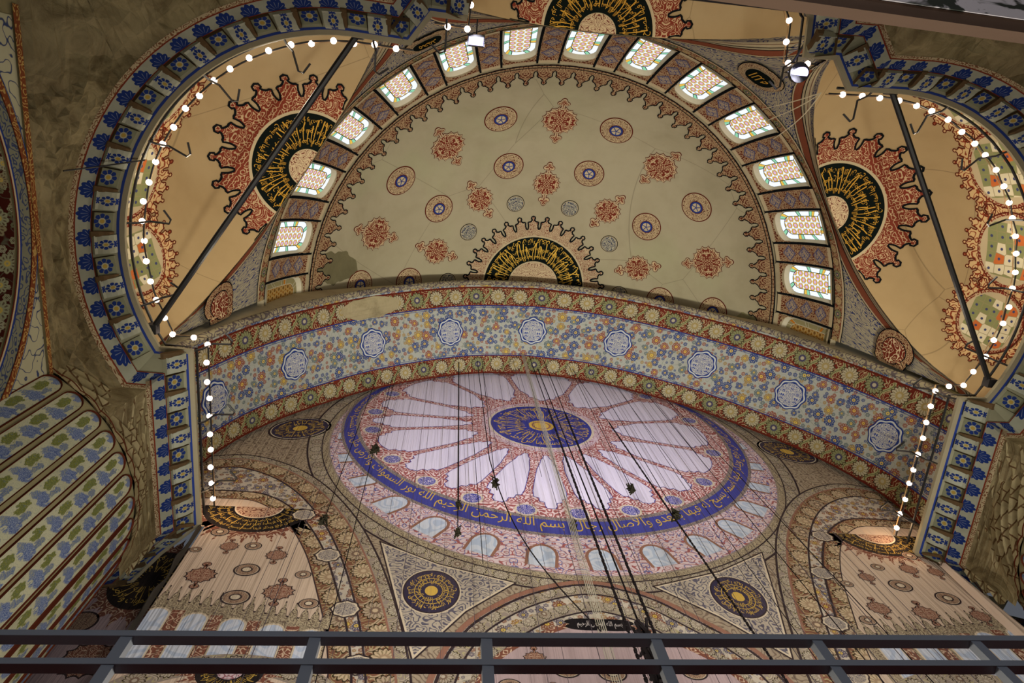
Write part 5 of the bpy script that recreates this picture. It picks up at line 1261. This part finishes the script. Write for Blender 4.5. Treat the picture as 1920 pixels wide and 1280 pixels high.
# ------------------------------------------------------------------ hanging cables and bundles before the cloth
M_chain = plain('dark_chain', (34, 30, 32), var=.2); M_thin = plain('thin_grey_cable', (84, 76, 84)); M_steel = plain('steel_cable_cluster', (168, 164, 150), rough=.4, spec=.5); M_bund = plain('dark_bundle', (50, 48, 38), var=.4)
def zarch(x):
    for i in range(len(PI_)-1):
        if PI_[i][0] <= x <= PI_[i+1][0]: t = (x-PI_[i][0])/((PI_[i+1][0]-PI_[i][0]) or 1); return PI_[i][1]+(PI_[i+1][1]-PI_[i][1])*t
    return 17
heavy = [((-.05, 9.5, 31.0), (.24, 9.3, 3.2), .017, 'dark beaded chain just left of the arch middle', True), ((.62, 9.6, 30.9), (.75, 9.3, 3.2), .017, 'dark beaded chain just right of the arch middle', True), ((2.0, 9.9, 30.7), (3.3, 9.2, 3.2), .013, 'dark chain leaning right below the arch', True), ((-6.15, 9.9, 28.2), (-5.75, 9.3, 3.2), .012, 'dark cable at the left side of the printed dome', False), ((-2.92, 9.9, 30.3), (-2.78, 9.3, 13.9), .010, 'short cable ending above the left printed pendentive', False), ((4.8, 9.9, 29.3), (5.1, 9.3, 3.2), .013, 'dark cable at the right side of the printed dome', False), ((5.5, 9.9, 28.9), (6.2, 9.2, 3.2), .013, 'dark cable before the right pendentive', False), ((3.6, 9.9, 30.1), (4.0, 9.2, 3.2), .010, 'thin cable right of the printed hub', False)]
for (p, q, r, lb, bead) in heavy:
    p, q = Vector(p), Vector(q)
    b = B(); b.tube([p, q], r, 6); o = tag(b.out('hanging_cable', M_chain), lb, 'cable', 'cables hanging from the arch')
    if bead:
        b = B(); n = 90
        for i in range(n):
            c = p.lerp(q, .25+.5*i/n); b.box(c, (r*1.6, r*1.6, .05), Matrix.Rotation(i*.7, 3, 'Z'))
        stuff(b.out('chain_links', M_chain, o))
pts = [Vector((-2.5, 9.7, 30.4))]; a, c = Vector((-2.38, 9.5, 19.8)), Vector((-.45, 9.3, 11.7))
pts += [a.lerp(c, t)+Vector((-.35*sin(pi*t), 0, -.5*sin(pi*t))) for t in frange(0, 1, 14)]
b = B(); b.tube(pts, .016, 6); tag(b.out('hanging_cable', M_chain), 'slack dark cable curving down from the printed hub to the middle of the railing', 'cable', 'cables hanging from the arch')
b = B(); cab = empty('cable_cluster', (-.38, 9.4, 3.0)); tag(cab, 'bundle of five pale steel cables running down past the printed hub', 'cable bundle')
for k in range(5):
    b = B(); b.tube([(-.0+.03*k-.06, 0, 28), (.05*k-.10, 0, 0)], .010, 5); b.out('steel_cable', M_steel, cab)
rr = random.Random(21)
for k in range(46):
    x = -8.4+16.4*(k+rr.uniform(-.4, .4))/45; x = max(-8.6, min(8.2, x)); zt = zarch(x)-.1; zb = 3.2 if rr.random() < .8 else rr.uniform(14, 22); y = rr.uniform(9.6, 10.25)
    b = B(); b.tube([(x, y+.1, zt), (x+rr.uniform(-.05, .25), y, zb)], rr.choice((.004, .006, .007, .009)), 4)
    tag(b.out('thin_cable', M_thin), 'thin grey suspension cable hanging before the printed cloth', 'cable', 'thin cables before the printed cloth')
BUN = [(-5.97, 20.27, .26, 'knotted dark cable bundle at the left rim of the printed dome'), (-2.26, 18.44, .24, 'cable bundle at the printed blue band, left of the hub'), (1.85, 18.5, .24, 'cable bundle over a lilac field right of the hub'), (2.8, 17.03, .28, 'cable bundle at the printed blue band on the right'), (-3.33, 17.1, .18, 'upper of two small bundles left of the hub'), (-3.35, 15.66, .18, 'lower of two small bundles left of the hub'), (-.27, 16.23, .22, 'bundle on the pale steel cables below the hub'), (-6.75, 15.99, .24, 'bundle before the printed left arch')]
for (x, z, s, lb) in BUN:
    b = B(); rr = random.Random(int(z*100)); 
    for q in range(9):
        p = [Vector((s*rr.uniform(-.55, .55), s*rr.uniform(-.5, .5), s*rr.uniform(-1.2, 1.2))) for _ in range(4)]; p = [v*(1-.3*abs(v.z)/s) for v in p]+[p[0]]
        b.tube(p, s*.09, 5)
    root = empty('cable_bundle', (x, 9.6, z)); tag(root, lb, 'cable bundle', 'knotted bundles on the hanging cables'); stuff(b.out('coiled_wire', M_bund, root))
    b = B(); b.tube([(0, 0, s), (0, .2, zarch(x)-z-.1)], .012, 5); b.out('suspension_cable', M_chain, root)
root = empty('cable_bundle', (-.2, 8.0, 9.35)); tag(root, 'big black bundle of cables hanging behind the railing, right of the middle', 'cable bundle', 'knotted bundles on the hanging cables'); b = B(); rr = random.Random(9)
for q in range(26):
    p = [Vector((.13*rr.uniform(-1, 1), .13*rr.uniform(-1, 1), rr.uniform(-.7, .95))) for _ in range(4)]; b.tube(p, .03, 5)
stuff(b.out('coiled_wire', M_chain, root))
b = B(); b.tube([(0, 0, .8), (.1, .9, 18)], .02, 5); b.out('suspension_cable', M_chain, root)

# ------------------------------------------------------------------ foreground railing and stone lintel
K = 1.2; M_steelp = plain('grey_painted_steel', (128, 134, 144), rough=.45, spec=.4, var=.1)
rl = empty('railing', (CAMX, 1.0, -.4)); tag(rl, 'grey painted steel railing with two flat bars in the foreground', 'railing')
def railp(t, dz=0): # t in units of z=1 frame x
    x = -.687+(1.087+.687)*t; y = .833+(.79-.833)*t; return Vector((CAMX+x*K, y*K, K))
def bar(z0, z1, nm, t0=-1.7, t1=2.9, d=.022):
    a = railp(t0); c = railp(t1); b = B(); V = []
    for p in (a, c): V += [(p.x, p.y, z0), (p.x, p.y, z1), (p.x, p.y+d, z1), (p.x, p.y+d, z0)]
    V = [Vector(v)-Vector(rl.location) for v in V]; b.add(V, [(0, 4, 5, 1), (1, 5, 6, 2), (2, 6, 7, 3), (3, 7, 4, 0), (0, 1, 2, 3), (4, 7, 6, 5)]); b.out(nm, M_steelp, rl)
bar(K, K+.016, 'top_bar'); bar(K*.936, K*.936+.016, 'lower_bar'); bar(.5, .516, 'lower_bar'); bar(-.2, -.184, 'lower_bar')
for xy in (-3.0, -2.55, -2.1, -1.65, -1.3, -.945, -.593, -.229, .123, .493, .865, 1.255, 1.65, 2.05, 2.5, 3.0, 3.5):
    # point on the railing line with x/y ratio
    t = .5
    for _ in range(30):
        x = -.687+1.774*t; y = .833-.043*t; t += (xy-x/y)*.4
    p = railp(t); b = B(); V0 = Vector(rl.location); b.box(Vector((p.x, p.y+.011, (K-.4)/2))-V0, (.0115, .009, (K+.4)/2)); b.out('post', M_steelp, rl)
def m_marble():
    t = NT('blotched_marble'); p = t.pos(); mp_ = t.n('ShaderNodeMapping'); mp_.inputs['Scale'].default_value = (1, 2.6, 1); t.t.links.new(p, mp_.inputs[0]); n = t.noise(mp_.outputs[0], 4.2, 4, .6, '3D', .8); col = t.mix(t.ss(n, .53, .60), lin((214, 212, 218)), lin((60, 66, 60))); return t.diffuse(col, rough=.5, spec=.3)
rot = Matrix.Rotation(radians(1.2), 3, 'Z'); cx0 = CAMX+1.85
b = B(); b.box((cx0, -1.30, 3.16), (6.0, .60, .15), rot); li = struct(b.out('stone_lintel', m_marble()), 'pale blotched marble lintel close overhead at the upper right')
b = B(); b.box((cx0, -.675, 3.12), (6.0, .022, .10), rot); b.out('lintel_moulding', plain('brown_moulding', (104, 86, 74), var=.4), li)
for sx in (cx0-5.4, cx0+5.4): b = B(); b.tube([(sx, -1.3, -.4), (sx, -1.3, 3.02)], .14, 16); b.out('slender_column', M_stone, li)
print('objects', len(bpy.data.objects))
